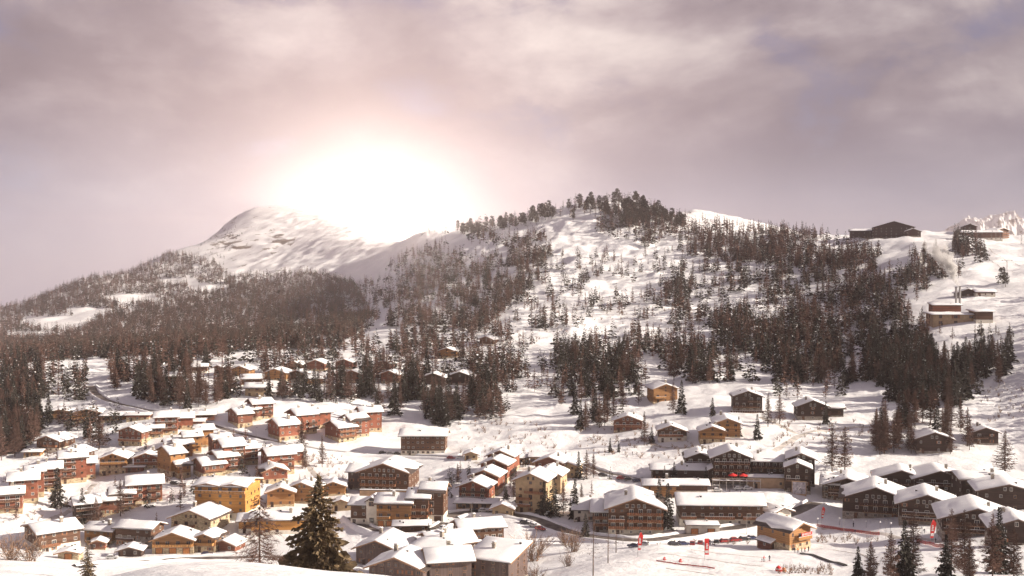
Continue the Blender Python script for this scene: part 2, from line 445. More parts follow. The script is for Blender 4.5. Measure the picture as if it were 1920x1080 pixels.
US = np.arange(-300, 2221, 20.0)
LD = np.linspace(math.log(40), math.log(9000), 520)
def gsmooth(a, sig, axis):
    k = np.arange(-int(3 * sig) - 1, int(3 * sig) + 2); w = np.exp(-0.5 * (k / sig) ** 2); w /= w.sum()
    pad = [(0, 0), (0, 0)]; pad[axis] = (len(k) // 2, len(k) // 2)
    b = np.pad(a, pad, mode='edge')
    return np.apply_along_axis(lambda x: np.convolve(x, w, 'valid'), axis, b)
cu = np.array(sorted(PROF))
tab = np.array([np.interp(LD, np.log([p[0] for p in PROF[u]]), [p[1] for p in PROF[u]]) for u in cu])
VT = np.array([np.interp(US, cu, tab[:, j]) for j in range(len(LD))]).T
VT = gsmooth(gsmooth(VT, 1.6, 1), 1.6, 0)

def vnoise(x, y, seed=0):
    xi, yi = np.floor(x).astype(np.int64), np.floor(y).astype(np.int64)
    xf, yf = x - xi, y - yi
    def h(a, b):
        n = (a * 374761393 + b * 668265263 + seed * 982451653) & 0xFFFFFFFF
        n = ((n ^ (n >> 13)) * 1274126177) & 0xFFFFFFFF
        return ((n ^ (n >> 16)) & 0xFFFFFF) / 0xFFFFFF
    sx, sy = xf * xf * (3 - 2 * xf), yf * yf * (3 - 2 * yf)
    a = h(xi, yi) * (1 - sx) + h(xi + 1, yi) * sx
    b = h(xi, yi + 1) * (1 - sx) + h(xi + 1, yi + 1) * sx
    return a * (1 - sy) + b * sy - 0.5
def fbm(x, y, scale, octs=4, seed=0, gain=0.5):
    s, a = 0, 1.0
    for o in range(octs):
        s = s + a * vnoise(x / scale * 2 ** o + 17.3 * o, y / scale * 2 ** o - 9.1 * o, seed + o); a *= gain
    return s
def ground_raw(x, y):
    yc = np.clip(y, 40, 8900)
    u = np.clip(960 + FPX * x / yc, -300, 2219.9)
    ui = (u + 300) / 20.0; i = np.floor(ui).astype(int); fu = ui - i
    li = (np.log(yc) - LD[0]) / (LD[1] - LD[0]); j = np.clip(np.floor(li).astype(int), 0, len(LD) - 2); fl = li - j
    v = (VT[i, j] * (1 - fl) + VT[i, j + 1] * fl) * (1 - fu) + (VT[i + 1, j] * (1 - fl) + VT[i + 1, j + 1] * fl) * fu
    z = CAMZ - (v - 500) / FPX * yc
    z = z + np.clip(40 - y, 0, 200) * 0.24
    # small relief: drifts near, gullies and rock ribs far
    z = z + fbm(x, y, 26, 3, 3) * np.interp(yc, [40, 130, 300, 460, 700, 1500], [0.35, 0.7, 1.2, 1.5, 3.6, 7.0])
    z = z + fbm(x, y, 7, 3, 8) * np.interp(yc, [40, 200, 500, 1200], [0.10, 0.40, 0.75, 1.3])
    far = np.clip((yc - 1700) / 900, 0, 1)
    z = z + far * ((fbm(x, y, 420, 5, 21, 0.55) + 0.12) * 24) * np.clip((3900 - yc) / 900, 0.25, 1)
    return z
def axis(parts):
    out = [np.arange(a, b, s) for a, b, s in parts]
    return np.concatenate(out + [[parts[-1][1]]])
GX = axis([(-7000, -3500, 500), (-3500, -1500, 50), (-1500, -700, 14), (-700, -270, 6), (-270, 270, 2.4), (270, 700, 6), (700, 1500, 14), (1500, 3500, 50), (3500, 7000, 500)])
GY = axis([(-60, 60, 10), (60, 280, 4), (280, 640, 2.2), (640, 1000, 3.5), (1000, 1900, 6.5), (1900, 4600, 16), (4600, 7300, 220)])
XX, YY = np.meshgrid(GX, GY)
ZZ = ground_raw(XX, YY)

def H(x, y):
    """ground height, as meshed"""
    x = np.atleast_1d(np.asarray(x, float)); y = np.atleast_1d(np.asarray(y, float))
    i = np.clip(np.searchsorted(GX, x) - 1, 0, len(GX) - 2); j = np.clip(np.searchsorted(GY, y) - 1, 0, len(GY) - 2)
    fx = (x - GX[i]) / (GX[i + 1] - GX[i]); fy = (y - GY[j]) / (GY[j + 1] - GY[j])
    a, b, c, d = ZZ[j, i], ZZ[j, i + 1], ZZ[j + 1, i], ZZ[j + 1, i + 1]
    # the same triangle split as the mesh (a-b-d, a-d-c)
    lower = fx >= fy
    return np.where(lower, a + (b - a) * fx + (d - b) * fy, a + (c - a) * fy + (d - c) * fx)
def h1(x, y): return float(H(x, y)[0])

STEPS = np.exp(np.arange(math.log(45), math.log(6500), 0.006))
def survey(us, vs, dmin=200.0):
    """where the sight lines through photo points meet the ground: array of (x, y, z); nan when they meet none"""
    us, vs = np.atleast_1d(us).astype(float), np.atleast_1d(vs).astype(float)
    out = np.full((len(us), 3), np.nan)
    for k in range(len(us)):
        d = pix_dir(us[k], vs[k])
        x, y, z = STEPS * d.x / d.y, STEPS, CAMZ + STEPS * d.z / d.y
        under = z < H(x, y)
        below = np.nonzero(under[1:] & ~under[:-1] & (STEPS[1:] > dmin))[0]
        if len(below):
            i = below[0]
            g0, g1 = z[i] - h1(x[i], y[i]), z[i + 1] - h1(x[i + 1], y[i + 1])
            t = g0 / (g0 - g1 + 1e-9)
            xx, yy = x[i] + (x[i + 1] - x[i]) * t, y[i] + (y[i + 1] - y[i]) * t
            out[k] = (xx, yy, h1(xx, yy))
    return out
def at(u, v):
    return Vector(survey([u], [v])[0])
def at_dist(u, d):
    x = (u - 960) / FPX * d
    return Vector((x, d, h1(x, d)))
def project(p):
    """photo coordinates of world points, (n,3) -> u, v"""
    p = np.atleast_2d(p)
    c, s = math.cos(PITCH), math.sin(PITCH)
    y, z = p[:, 1], p[:, 2] - CAMZ
    fwd, up = y * c - z * s, y * s + z * c
    return 960 + FPX * p[:, 0] / fwd, 540 - FPX * up / fwd

def levelled(pts, rad, depth=None):
    """ease the ground to the given heights round points (building plots, roads) before it is meshed"""
    global ZZ
    for (x, y, z, r) in pts:
        i0, i1 = np.searchsorted(GX, [x - 2 * r, x + 2 * r]); j0, j1 = np.searchsorted(GY, [y - 2 * r, y + 2 * r])
        if i1 <= i0 or j1 <= j0: continue
        dx, dy = XX[j0:j1, i0:i1] - x, YY[j0:j1, i0:i1] - y
        w = np.clip(2 - np.sqrt(dx * dx + dy * dy) / r, 0, 1); w = w * w * (3 - 2 * w)
        ZZ[j0:j1, i0:i1] = ZZ[j0:j1, i0:i1] * (1 - w) + z * w

# roads, in photo points
ROADS = {
 'valley_road': ([(150,1062),(230,1055),(330,1049),(430,1047),(540,1046)], 5.5),
 'main_road': ([(836,972),(850,964),(872,961),(915,961),(960,964),(1003,972),(1040,990),(1090,1008),(1150,1014),(1215,1015),(1280,1006),(1345,996),(1420,986),(1478,968),(1520,948),(1535,940)], 7.0),
 'upper_road': ([(170,722),(178,738),(200,752),(240,762),(300,775),(380,792),(440,812),(520,830),(610,846),(700,853),(800,857),(900,861)], 5.0),
 'lower_lane': ([(655,968),(680,988),(720,1001),(780,1003),(826,992),(838,976)], 4.5),
 'hill_street': ([(1090,868),(1118,884),(1160,893),(1205,900)], 5.0),
}
def resample(pts, step):
    pts = np.array(pts); seg = np.sqrt((np.diff(pts[:, :2], axis=0) ** 2).sum(1)); s = np.concatenate([[0], np.cumsum(seg)])
    n = max(3, int(s[-1] / step)); t = np.linspace(0, s[-1], n)
    out = np.stack([np.interp(t, s, pts[:, k]) for k in range(3)], 1)
    for k in range(3): out[:, k] = gsmooth(out[:, k][None, :], 3.0, 1)[0]
    return out
road_lines = {}
for nm, (pp, wd) in ROADS.items():
    w = survey([p[0] for p in pp], [p[1] for p in pp])
    w = w[~np.isnan(w[:, 0])]
    L = resample(w, 2.0)
    road_lines[nm] = (L, wd)
for nm, (L, wd) in road_lines.items():
    levelled([(p[0], p[1], p[2], wd * 0.62) for p in L[::2]], 0)

# ------------------------------------------------------------------ ground sheet
def build_ground():
    ny, nx = XX.shape
    verts = np.stack([XX.ravel(), YY.ravel(), ZZ.ravel()], 1)
    j, i = np.meshgrid(np.arange(ny - 1), np.arange(nx - 1), indexing='ij')
    a = (j * nx + i).ravel(); b = a + 1; c = a + nx; d = c + 1
    faces = np.concatenate([np.stack([a, b, d], 1), np.stack([a, d, c], 1)])
    me = np_mesh('ground', verts, faces, ['snow'], smooth=True)
    # bare rock: only on the high far faces and on the steep wind-blown ribs of the near hill
    u, v = project(verts)
    y = verts[:, 1]
    rock = np.zeros(len(verts))
    far = (y > 2600) & (y < 4600)
    rock[far] = 0.40 + 0.10 * np.clip((verts[far, 2] - 120) / 150, -1, 1) * 0
    for (cu_, cv_, ru, rv, amt) in [(430, 455, 60, 30, 0.50), (520, 455, 40, 30, 0.53), (400, 425, 40, 18, 0.46), (330, 500, 30, 14, 0.46)]:
        w = np.exp(-(((u - cu_) / ru) ** 2 + ((v - cv_) / rv) ** 2))
        rock[far] = np.maximum(rock[far], (0.36 + (amt - 0.36) * w)[far])
    near = (y > 800) & (y < 1300)
    w = np.exp(-(((u - 1130) / 70) ** 2 + ((v - 585) / 16) ** 2))
    rock[near] = np.maximum(rock[near], (0.50 * w)[near])
    at_ = me.attributes.new('rock', 'FLOAT', 'POINT')
    at_.data.foreach_set('value', rock.astype(np.float32))
    o = link('ground', me)
    tag(o, kind='structure')
build_ground()

# ------------------------------------------------------------------ far rocky peak on the right horizon
def far_peak():
    # a massif about six kilometres away, its own height field
    D0, nx, ny = 6200.0, 240, 110
    us = np.linspace(1730, 1990, nx)
    prof_u = [1730, 1765, 1785, 1805, 1820, 1840, 1855, 1870, 1885, 1895, 1903, 1915, 1925, 1950, 1990]
    prof_v = [470, 440, 425, 408, 404, 412, 403, 405, 401, 396, 404, 418, 430, 440, 470]
    x = (us - 960) / FPX * D0
    zt = CAMZ - (np.interp(us, prof_u, prof_v) - 500) / FPX * D0
    t = np.linspace(-1, 1, ny)
    X, T = np.meshgrid(x, t)
    prof = 1 - np.abs(T) ** 1.15
    Z = (zt[None, :] + 120) * prof - 120
    Yv = D0 + T * 900
    rib = np.abs(fbm(X, Yv, 170, 6, 40, 0.62)) * 230 - 40
    Z = Z - rib * np.clip(1 - np.abs(T) * 0.3, 0, 1) * np.clip(np.abs(T) * 5, 0.15, 1) + fbm(X, Yv, 45, 4, 44, 0.6) * 26
    verts = np.stack([X.ravel(), Yv.ravel(), Z.ravel()], 1)
    j, i = np.meshgrid(np.arange(ny - 1), np.arange(nx - 1), indexing='ij')
    a = (j * nx + i).ravel(); b = a + 1; c = a + nx; d = c + 1
    me = np_mesh('mountain', verts, np.concatenate([np.stack([a, b, d], 1), np.stack([a, d, c], 1)]), ['snow'], smooth=False)
    r = 0.50 + 0.16 * fbm(verts[:, 0], verts[:, 2], 120, 3, 50)
    me.attributes.new('rock', 'FLOAT', 'POINT').data.foreach_set('value', r.astype(np.float32))
    tag(link('mountain', me), kind='structure')
far_peak()

# ------------------------------------------------------------------ roads with ploughed banks
def build_road(nm, L, wd):
    d = np.gradient(L[:, :2], axis=0); d /= np.linalg.norm(d, axis=1)[:, None] + 1e-9
    nrm = np.stack([-d[:, 1], d[:, 0]], 1)
    n = len(L); offs = np.array([-0.5, -0.25, 0, 0.25, 0.5]) * wd
    P = L[:, None, :2] + nrm[:, None, :] * offs[None, :, None]
    hz = H(P[..., 0].ravel(), P[..., 1].ravel()).reshape(n, 5)
    z = np.maximum(hz.max(1), L[:, 2]) + 0.06
    z = gsmooth(z[None, :], 2.0, 1)[0]
    zz_ = np.maximum(z[:, None], hz + 0.03)
    verts, faces = [], []
    for k in range(n):
        for q in range(5): verts.append((P[k, q, 0], P[k, q, 1], zz_[k, q]))
    for k in range(n - 1):
        for q in range(4):
            a = k * 5 + q
            faces.append((a, a + 1, a + 6, a + 5))
    me = bpy.data.meshes.new(nm); me.from_pydata(verts, [], faces); me.materials.append(MATS['asphalt'])
    bm = bmesh.new(); bm.from_mesh(me); bmesh.ops.recalc_face_normals(bm, faces=bm.faces); bm.to_mesh(me); bm.free()
    road = tag(link(nm, me), kind='structure')
    for sgn in (-1, 1):
        sec = [(0.0, -0.35), (0.25, 0.35), (0.7, 0.75), (1.3, 0.65), (2.0, 0.15), (2.8, -0.9)]
        vv, ff = [], []
        for k in range(n):
            wob = 1 + 0.9 * float(fbm(np.array([L[k, 0]]), np.array([L[k, 1] + sgn * 40]), 5, 3, 5)[0])
            e = L[k, :2] + nrm[k] * sgn * (wd / 2 - 0.25 + 0.5 * (wob - 1))
            for (o_, hh) in sec:
                p = e + nrm[k] * sgn * o_
                vv.append((p[0], p[1], z[k] + (hh * wob if hh > 0 else hh)))
        m_ = len(sec)
        for k in range(n - 1):
            for q in range(m_ - 1):
                a = k * m_ + q
                ff.append((a, a + 1, a + m_ + 1, a + m_))
        me = bpy.data.meshes.new('snow_bank'); me.from_pydata(vv, [], ff); me.materials.append(MATS['roof_snow'])
        bm = bmesh.new(); bm.from_mesh(me); bmesh.ops.recalc_face_normals(bm, faces=bm.faces)
        if sum(f.normal.z for f in bm.faces) < 0: bmesh.ops.reverse_faces(bm, faces=bm.faces)
        bm.to_mesh(me); bm.free()
        me.polygons.foreach_set('use_smooth', [True] * len(ff))
        link('snow_bank', me, road)
for nm, (L, wd) in road_lines.items(): build_road(nm, L, wd)
PATHS = [[(298,897),(330,906),(365,917),(392,924)], [(216,846),(300,842),(360,818),(396,802)], [(1530,992),(1580,990),(1640,998),(1700,1008),(1775,1018)], [(1446,846),(1500,815),(1560,803),(1640,800)],
         [(884,866),(960,880),(1060,876)], [(562,852),(592,890),(600,925)], [(1160,830),(1200,820),(1230,838),(1290,838),(1330,842)], [(60,985),(120,965),(180,905)], [(400,1010),(440,1000),(480,1018)], [(1420,780),(1470,800),(1500,815)]]
def build_path(pp, wd, nm='footpath'):
    w = survey([p[0] for p in pp], [p[1] for p in pp]); w = w[~np.isnan(w[:, 0])]
    L = resample(w, 1.6)
    d = np.gradient(L[:, :2], axis=0); d /= np.linalg.norm(d, axis=1)[:, None] + 1e-9
    nrm = np.stack([-d[:, 1], d[:, 0]], 1); n = len(L)
    offs = np.linspace(-0.5, 0.5, 5) * wd
    P = L[:, None, :2] + nrm[:, None, :] * (offs[None, :, None] * (1 + 0.3 * fbm(L[:, 0], L[:, 1], 6, 2, 90)[:, None, None]))
    hz = H(P[..., 0].ravel(), P[..., 1].ravel()).reshape(n, 5) + np.array([-0.02, 0.07, 0.09, 0.07, -0.02])
    verts = np.concatenate([P, hz[..., None]], 2).reshape(-1, 3)
    k, q = np.meshgrid(np.arange(n - 1), np.arange(4), indexing='ij'); a = (k * 5 + q).ravel()
    fc = np.stack([a, a + 1, a + 6, a + 5], 1)
    v0, v1, v2 = verts[fc[0, 0]], verts[fc[0, 1]], verts[fc[0, 2]]
    if np.cross(v1 - v0, v2 - v0)[2] < 0: fc = fc[:, ::-1]
    tag(link(nm, np_mesh(nm, verts, fc, ['packed_snow'])), kind='structure')
for pp in PATHS: build_path(pp, 3.2)
for pp in [[(1225,1038),(1290,1044),(1390,1058),(1440,1064)], [(1290,1030),(1360,1040),(1450,1046)], [(1240,1062),(1300,1072),(1350,1078)], [(1560,1030),(1620,1040),(1650,1060)], [(1832,466),(1862,492),(1905,512)], [(1850,462),(1880,484),(1915,500)], [(1010,540),(1080,530),(1150,520),(1230,510)]]: build_path(pp, 0.9, 'ski_track')
BLOCKED = []          # (x, y, radius) where no tree may grow
for nm, (L, wd) in road_lines.items():
    for p in L[::2]: BLOCKED.append((p[0], p[1], wd * 0.5 + 1.0))

# ------------------------------------------------------------------ shared pieces for buildings
def window_mesh(frame):
    """unit window 1 x 1 centred at its foot, facing -y: raised frame, recessed glass, one mullion"""
    b = MB(); t = 0.075
    b.box((-0.5, -0.05, 0), (-0.5 + t, 0.06, 1), frame); b.box((0.5 - t, -0.05, 0), (0.5, 0.06, 1), frame)
    b.box((-0.5 + t, -0.05, 0), (0.5 - t, 0.06, t), frame); b.box((-0.5 + t, -0.05, 1 - t), (0.5 - t, 0.06, 1), frame)
    b.box((-0.025, -0.045, t), (0.025, 0.05, 1 - t), frame)
    b.face([(-0.5 + t, -0.008, t), (0.5 - t, -0.008, t), (0.5 - t, -0.008, 1 - t), (-0.5 + t, -0.008, 1 - t)], 'glass')
    return b.mesh('window', fix=False)
WIN = {f: window_mesh(f) for f in ('frame_white', 'frame_wood', 'frame_dark')}
def shutter_mesh():
    b = MB()
    b.box((0.0, -0.07, 0.0), (0.48, -0.03, 1.0), 'wood_rail')
    return b.mesh('shutter')
SHUT = shutter_mesh()
def vent_mesh():
    b = MB(); b.box((-0.3, -0.3, -0.8), (0.3, 0.3, 0.5), 'metal_dark'); b.box((-0.4, -0.4, 0.5), (0.4, 0.4, 0.58), 'metal_dark'); b.box((-0.32, -0.32, 0.58), (0.32, 0.32, 0.72), 'roof_snow')
    return b.mesh('vent')
VENT = vent_mesh()

def balcony_mesh(m):
    """unit balcony: floor slab, top rail, close-set boards, end panels; 1 wide, 1 deep, 1 high rail"""
    b = MB()
    b.box((-0.5, -1, -0.16), (0.5, 0, 0), 'fascia')
    b.box((-0.5, -1, 0.92), (0.5, -0.92, 1.0), m)
    n = 14
    for i in range(n):
        x0 = -0.5 + i / n
        b.box((x0 + 0.003, -0.985, 0.06), (x0 + 1 / n - 0.012, -0.945, 0.915), m)
    b.box((-0.5, -0.92, 0.06), (-0.495, 0, 0.96), m); b.box((0.495, -0.92, 0.06), (0.5, 0, 0.96), m)
    return b.mesh('balcony', fix=False)
BAL = {k: balcony_mesh(k) for k in ('wood_rail', 'wood_rail_dark', 'wood_rail_light')}
def bal_snow_mesh():
    b = MB(); b.box((-0.5, -0.99, 1.0), (0.5, -0.90, 1.10), 'roof_snow'); return b.mesh('rail_snow')
RAILSNOW = bal_snow_mesh()
def door_mesh(m):
    b = MB()
    b.box((-0.5, -0.05, 0), (-0.42, 0.05, 1), 'frame_dark'); b.box((0.42, -0.05, 0), (0.5, 0.05, 1), 'frame_dark'); b.box((-0.42, -0.05, 0.94), (0.42, 0.05, 1), 'frame_dark')
    for i in range(4): b.box((-0.42 + i * 0.21, -0.03, 0), (-0.42 + i * 0.21 + 0.20, 0.04, 0.94), m)
    return b.mesh('door', fix=False)
DOOR = {k: door_mesh(k) for k in ('garage_wood', 'wood_dark', 'frame_white', 'wood_brown')}

def chimney_mesh():
    b = MB()
    b.box((-0.45, -0.45, -1.2), (0.45, 0.45, 1.3), 'stone_grey'); b.box((-0.58, -0.58, 1.3), (0.58, 0.58, 1.42), 'concrete')
    b.box((-0.30, -0.30, 1.42), (0.30, 0.30, 1.7), 'concrete'); b.box((-0.5, -0.5, 1.7), (0.5, 0.5, 1.82), 'concrete'); b.box((-0.47, -0.47, 1.82), (0.47, 0.47, 2.1), 'roof_snow')
    return b.mesh('chimney')
CHIM = chimney_mesh()

STY = {   # wall, plinth, plinth height, window frame, balcony, verge colour
 'red':    ('render_red', 'stone_cream', 2.2, 'frame_white', 'wood_rail_dark', 'fascia'),
 'redwood':('wood_red', 'stone_cream', 2.4, 'frame_white', 'wood_rail', 'fascia'),
 'brown':  ('wood_brown', 'render_white', 2.4, 'frame_white', 'wood_rail', 'fascia'),
 'hotel':  ('wood_brown', 'concrete', 0.8, 'frame_white', 'wood_rail', 'fascia'),
 'dark':   ('wood_dark', 'stone_grey', 1.2, 'frame_white', 'wood_rail_dark', 'fascia_dark'),
 'black':  ('wood_dark', 'stone_grey', 0.8, 'frame_white', 'wood_rail_dark', 'fascia_dark'),
 'larch':  ('wood_larch', 'stone_cream', 2.6, 'frame_wood', 'wood_rail_light', 'fascia'),
 'larchlow':('wood_larch', 'stone_cream', 1.0, 'frame_wood', 'wood_rail_light', 'fascia'),
 'yellow': ('wood_yellow', 'render_white', 2.8, 'frame_dark', 'wood_rail_light', 'fascia'),
 'stone':  ('stone_cream', 'stone_cream', 0.5, 'frame_wood', 'wood_rail', 'fascia'),
 'stonewood':('wood_brown', 'stone_grey', 4.2, 'frame_white', 'wood_rail_dark', 'fascia_dark'),
 'cream':  ('render_cream', 'render_cream', 0.5, 'frame_wood', 'wood_rail', 'fascia'),
 'white':  ('render_white', 'concrete', 0.5, 'frame_dark', 'wood_rail', 'fascia_dark'),
 'grey':   ('wood_grey', 'concrete', 0.6, 'frame_wood', 'wood_rail_dark', 'fascia'),
 'tan':    ('render_tan', 'render_tan', 0.5, 'frame_dark', 'wood_rail', 'fascia_dark'),
}
brnd = random.Random(42)

def roof_line(a, A, pitch, zr, kind):
    """height of the roof plane at distance a across the ridge"""
    if kind == 'mono': return zr + (a - A) * pitch
    return zr - abs(a) * pitch

def snow_cap(A, B0, B1, zr, pitch, kind, th, seed, P):
    """thick settled snow on a roof: soft ridge, rounded drooping edges, uneven depth. P maps (a, b, z) to local xyz"""
    na, nb = 17, max(6, min(14, int((B1 - B0) / 2.2)))
    aa = np.concatenate([[-A], np.linspace(-A + 0.18, A - 0.18, na - 2), [A]]); bb = np.concatenate([[B0], np.linspace(B0 + 0.2, B1 - 0.2, nb - 2), [B1]])
    AA, BB = np.meshgrid(aa, bb, indexing='ij')
    if kind != 'mono':      # snow has slid off part of one slope and left a ragged edge
        amp = (0.0, 0.0, 0.10, 0.22, 0.36)[seed % 5]; sg = 1 if seed % 2 else -1
        cut = amp * np.clip(0.55 + 1.7 * fbm(BB + seed * 5.1, BB * 0.3, 5.0, 3, 64), 0.05, 1.0)
        AA = np.where(AA * sg > 0, AA * (1 - cut), AA)
    base = np.vectorize(lambda a: roof_line(a, A, pitch, zr, kind))(AA)
    soft = base if kind == 'mono' else zr - (np.sqrt(AA ** 2 + 0.8) - 0.3) * pitch
    edge = np.minimum(np.minimum(A - np.abs(AA), np.minimum(BB - B0, B1 - BB)) / 0.55, 1.0)
    t = th * (0.35 + 0.65 * np.sqrt(np.clip(edge, 0, 1))) * (1 + 0.8 * fbm(AA + seed * 3.7, BB - seed * 1.9, 3.6, 3, 60))
    top = np.maximum(soft, base) + np.maximum(t, 0.1)
    # uneven overhanging lip
    wob = 0.30 * fbm(AA * 1.0 + seed, BB + seed * 2, 1.7, 2, 61)
    Aw = AA + np.where(np.abs(AA) > A - 0.05, wob + 0.06 * np.sign(AA), 0)
    top = np.where(np.abs(AA) > A - 0.05, top - 0.06, top)
    V, F = [], []
    n1 = na * nb
    for i in range(na):
        for j in range(nb): V.append(P(Aw[i, j], BB[i, j], top[i, j]))
    for i in range(na):
        for j in range(nb): V.append(P(AA[i, j] * 0.997, BB[i, j], base[i, j] + 0.015))
    def q(a, b, c, d): F.append((a, b, c, d))
    for i in range(na - 1):
        for j in range(nb - 1):
            k = i * nb + j; q(k, k + nb, k + nb + 1, k + 1)
    for i in range(na - 1):
        for j in (0, nb - 1):
            k = i * nb + j; q(k, n1 + k, n1 + k + nb, k + nb)
    for j in range(nb - 1):
        for i in (0, na - 1):
            k = i * nb + j; q(k, k + 1, n1 + k + 1, n1 + k)
    me = bpy.data.meshes.new('snow'); me.from_pydata(V, [], F); me.materials.append(MATS['roof_snow'])
    bm = bmesh.new(); bm.from_mesh(me); bmesh.ops.recalc_face_normals(bm, faces=bm.faces)
    if sum(f.normal.z * f.calc_area() for f in bm.faces) < 0: bmesh.ops.reverse_faces(bm, faces=bm.faces)
    bm.to_mesh(me); bm.free()
    me.polygons.foreach_set('use_smooth', [True] * len(F))
    return me

NBLOCK = [0]
def block(thing, org, w, dep, h, rot, ridge='front', sty='brown', pitch=0.36, rows=None, cols=None, bal=None, gwin=2, sides=True, garages=0,
          chim=True, over=1.15, snow=0.48, mono=False, bare=0.0, win=(1.05, 1.2), base=None, gables=0, door=True, cap='roof'):
    """one body of a building: walls with gable, plinth, roof under snow, windows, balconies. org: world point of the front's foot"""
    NBLOCK[0] += 1
    seed = NBLOCK[0]
    wall_m, pl_m, pl_h, fr, blm, verge = STY[sty]
    if base is not None: pl_h = base
    th = R(rot)
    ca, sa = math.cos(th), math.sin(th)
    off = Vector(org) - thing.location
    def place(x, y, z): return (off.x + x * ca - y * sa, off.y + x * sa + y * ca, off.z + z)
    kw = dict(loc=tuple(off), rz=th)
    kind = 'mono' if mono else 'gable'
    if ridge == 'front': A, B, amid, P, ax = w / 2, dep, 0.0, (lambda a, b, z: (a, b, z)), 'y'
    else: A, B, amid, P, ax = dep / 2, w, dep / 2, (lambda a, b, z: (b, a + dep / 2, z)), 'x'
    rise = A * pitch * (2 if mono else 1)
    zr = h + rise
    down = 4.5
    # walls
    b = MB()
    if mono: prof = [(amid - A, -down), (amid + A, -down), (amid + A, zr), (amid - A, h)]
    else: prof = [(amid - A, -down), (amid + A, -down), (amid + A, h), (amid, zr), (amid - A, h)]
    if ridge == 'front': b.prism(prof, 'y', 0, dep, wall_m)
    else: b.prism(prof, 'x', -w / 2, w / 2, wall_m)
    b.build('wall', thing, **kw)
    if pl_h > 0.3:
        b = MB(); b.box((-w / 2 - 0.06, -0.06, -down), (w / 2 + 0.06, dep + 0.06, min(pl_h, h - 0.4)), pl_m); b.build('plinth', thing, **kw)
    # roof slab with verge boards
    Ao = A + over; z_e = roof_line(Ao, Ao, pitch, zr if kind != 'mono' else zr + over * pitch, kind)
    zt = 0.24
    zro = zr + over * pitch if mono else zr
    b = MB()
    if mono: rp = [(amid - Ao, zro - 2 * Ao * pitch - 0.02), (amid + Ao, zro - 0.02), (amid + Ao, zro + zt), (amid - Ao, zro - 2 * Ao * pitch + zt)]
    else: rp = [(amid - Ao, zr - Ao * pitch - 0.02), (amid, zr - 0.02), (amid + Ao, zr - Ao * pitch - 0.02), (amid + Ao, zr - Ao * pitch + zt), (amid, zr + zt), (amid - Ao, zr - Ao * pitch + zt)]
    lo, hi = (-over * 1.15, dep + over * 0.8) if ridge == 'front' else (-w / 2 - over, w / 2 + over)
    b.prism(rp, ax, lo, hi, 'roofing')
    # verge board along each gable end, 12 cm proud, and purlin ends under it
    for (e0, e1) in ((lo - 0.12, lo - 0.002), (hi + 0.002, hi + 0.12)):
        vp = [(p[0], p[1] - (0.10 if k < len(rp) // 2 + (0 if mono else 0) else -0.04)) for k, p in enumerate(rp)]
        b.prism(vp, ax, e0, e1, verge)
    if not mono:
        for fa in (-0.72, 0.0, 0.72):
            zc = roof_line(fa * A, A, pitch, zr, kind) - 0.05
            a0 = amid + fa * A
            pr = [(a0 - 0.14, zc - 0.32), (a0 + 0.14, zc - 0.32), (a0 + 0.14, zc), (a0 - 0.14, zc)]
            b.prism(pr, ax, lo + 0.05, lo + over * 0.98, verge)
            b.prism(pr, ax, hi - over * 0.75, hi - 0.05, verge)
    roof = b.build(cap, thing, **kw)
    s0, s1 = lo + 0.02, hi - 0.02
    def PS(a, bb, z): return P(a, bb, z)
    me = snow_cap(Ao - 0.05, s0, s1, zro + zt, pitch, kind, snow, seed, PS)
    link('snow', me, roof)
    if gables:      # cross gables over the front (two-gabled hotel)
        for i in range(gables):
            gw = w / gables; cx = -w / 2 + gw * (i + 0.5); gz = gw / 2 * pitch
            b = MB()
            b.prism([(cx - gw / 2 + 0.02, h - 0.3), (cx + gw / 2 - 0.02, h - 0.3), (cx + gw / 2 - 0.02, h + 0.05), (cx, h + gz), (cx - gw / 2 + 0.02, h + 0.05)], 'y', -0.02, dep * 0.55, wall_m)
            b.build('gable', thing, **kw)
            b = MB(); e = 0.35
            b.prism([(cx - gw / 2 - e, h - e * pitch), (cx, h + gz + 0.02), (cx + gw / 2 + e, h - e * pitch), (cx + gw / 2 + e, h - e * pitch + 0.25), (cx, h + gz + 0.27), (cx - gw / 2 - e, h - e * pitch + 0.25)], 'y', -1.5, dep * 0.6, verge)
            r2 = b.build('roof', thing, **kw)
            link('snow', snow_cap(gw / 2 + e - 0.04, -1.48, dep * 0.6 - 0.1, h + gz + 0.27, pitch, 'gable', snow, seed + i * 7, lambda a, bb, z, cx=cx: (a + cx, bb, z)), r2)
            b = MB()   # collar beam and struts of the open truss
            b.box((cx - gw * 0.36, -0.9, h + 0.35), (cx + gw * 0.36, -0.72, h + 0.6), verge); b.box((cx - 0.1, -0.9, h - 0.9), (cx + 0.1, -0.72, h + gz - 0.1), verge)
            for s_ in (-1, 1): b.tube([(cx + s_ * gw * 0.33, -0.8, h + 0.3), (cx + s_ * gw * 0.1, -0.8, h - 0.8)], 0.1, verge, 4)
            b.build('truss', thing, **kw)
    rows = rows if rows is not None else max(1, int(h / 2.75))
    cols = cols if cols is not None else max(2, int(w / 3.4))
    sh = h / max(rows, 1)
    ww, wh = win
    bal = bal or []
    glazed = set()
    for (r_, x0, x1) in bal:
        bw = (x1 - x0) * w; bx = -w / 2 + (x0 + x1) / 2 * w
        o = link('balcony', BAL[blm], thing, place(bx, 0, r_ * sh + 0.12), th, (bw, 1.35, 1.0))
        if brnd.random() < 0.5: link('rail_snow', RAILSNOW, o)
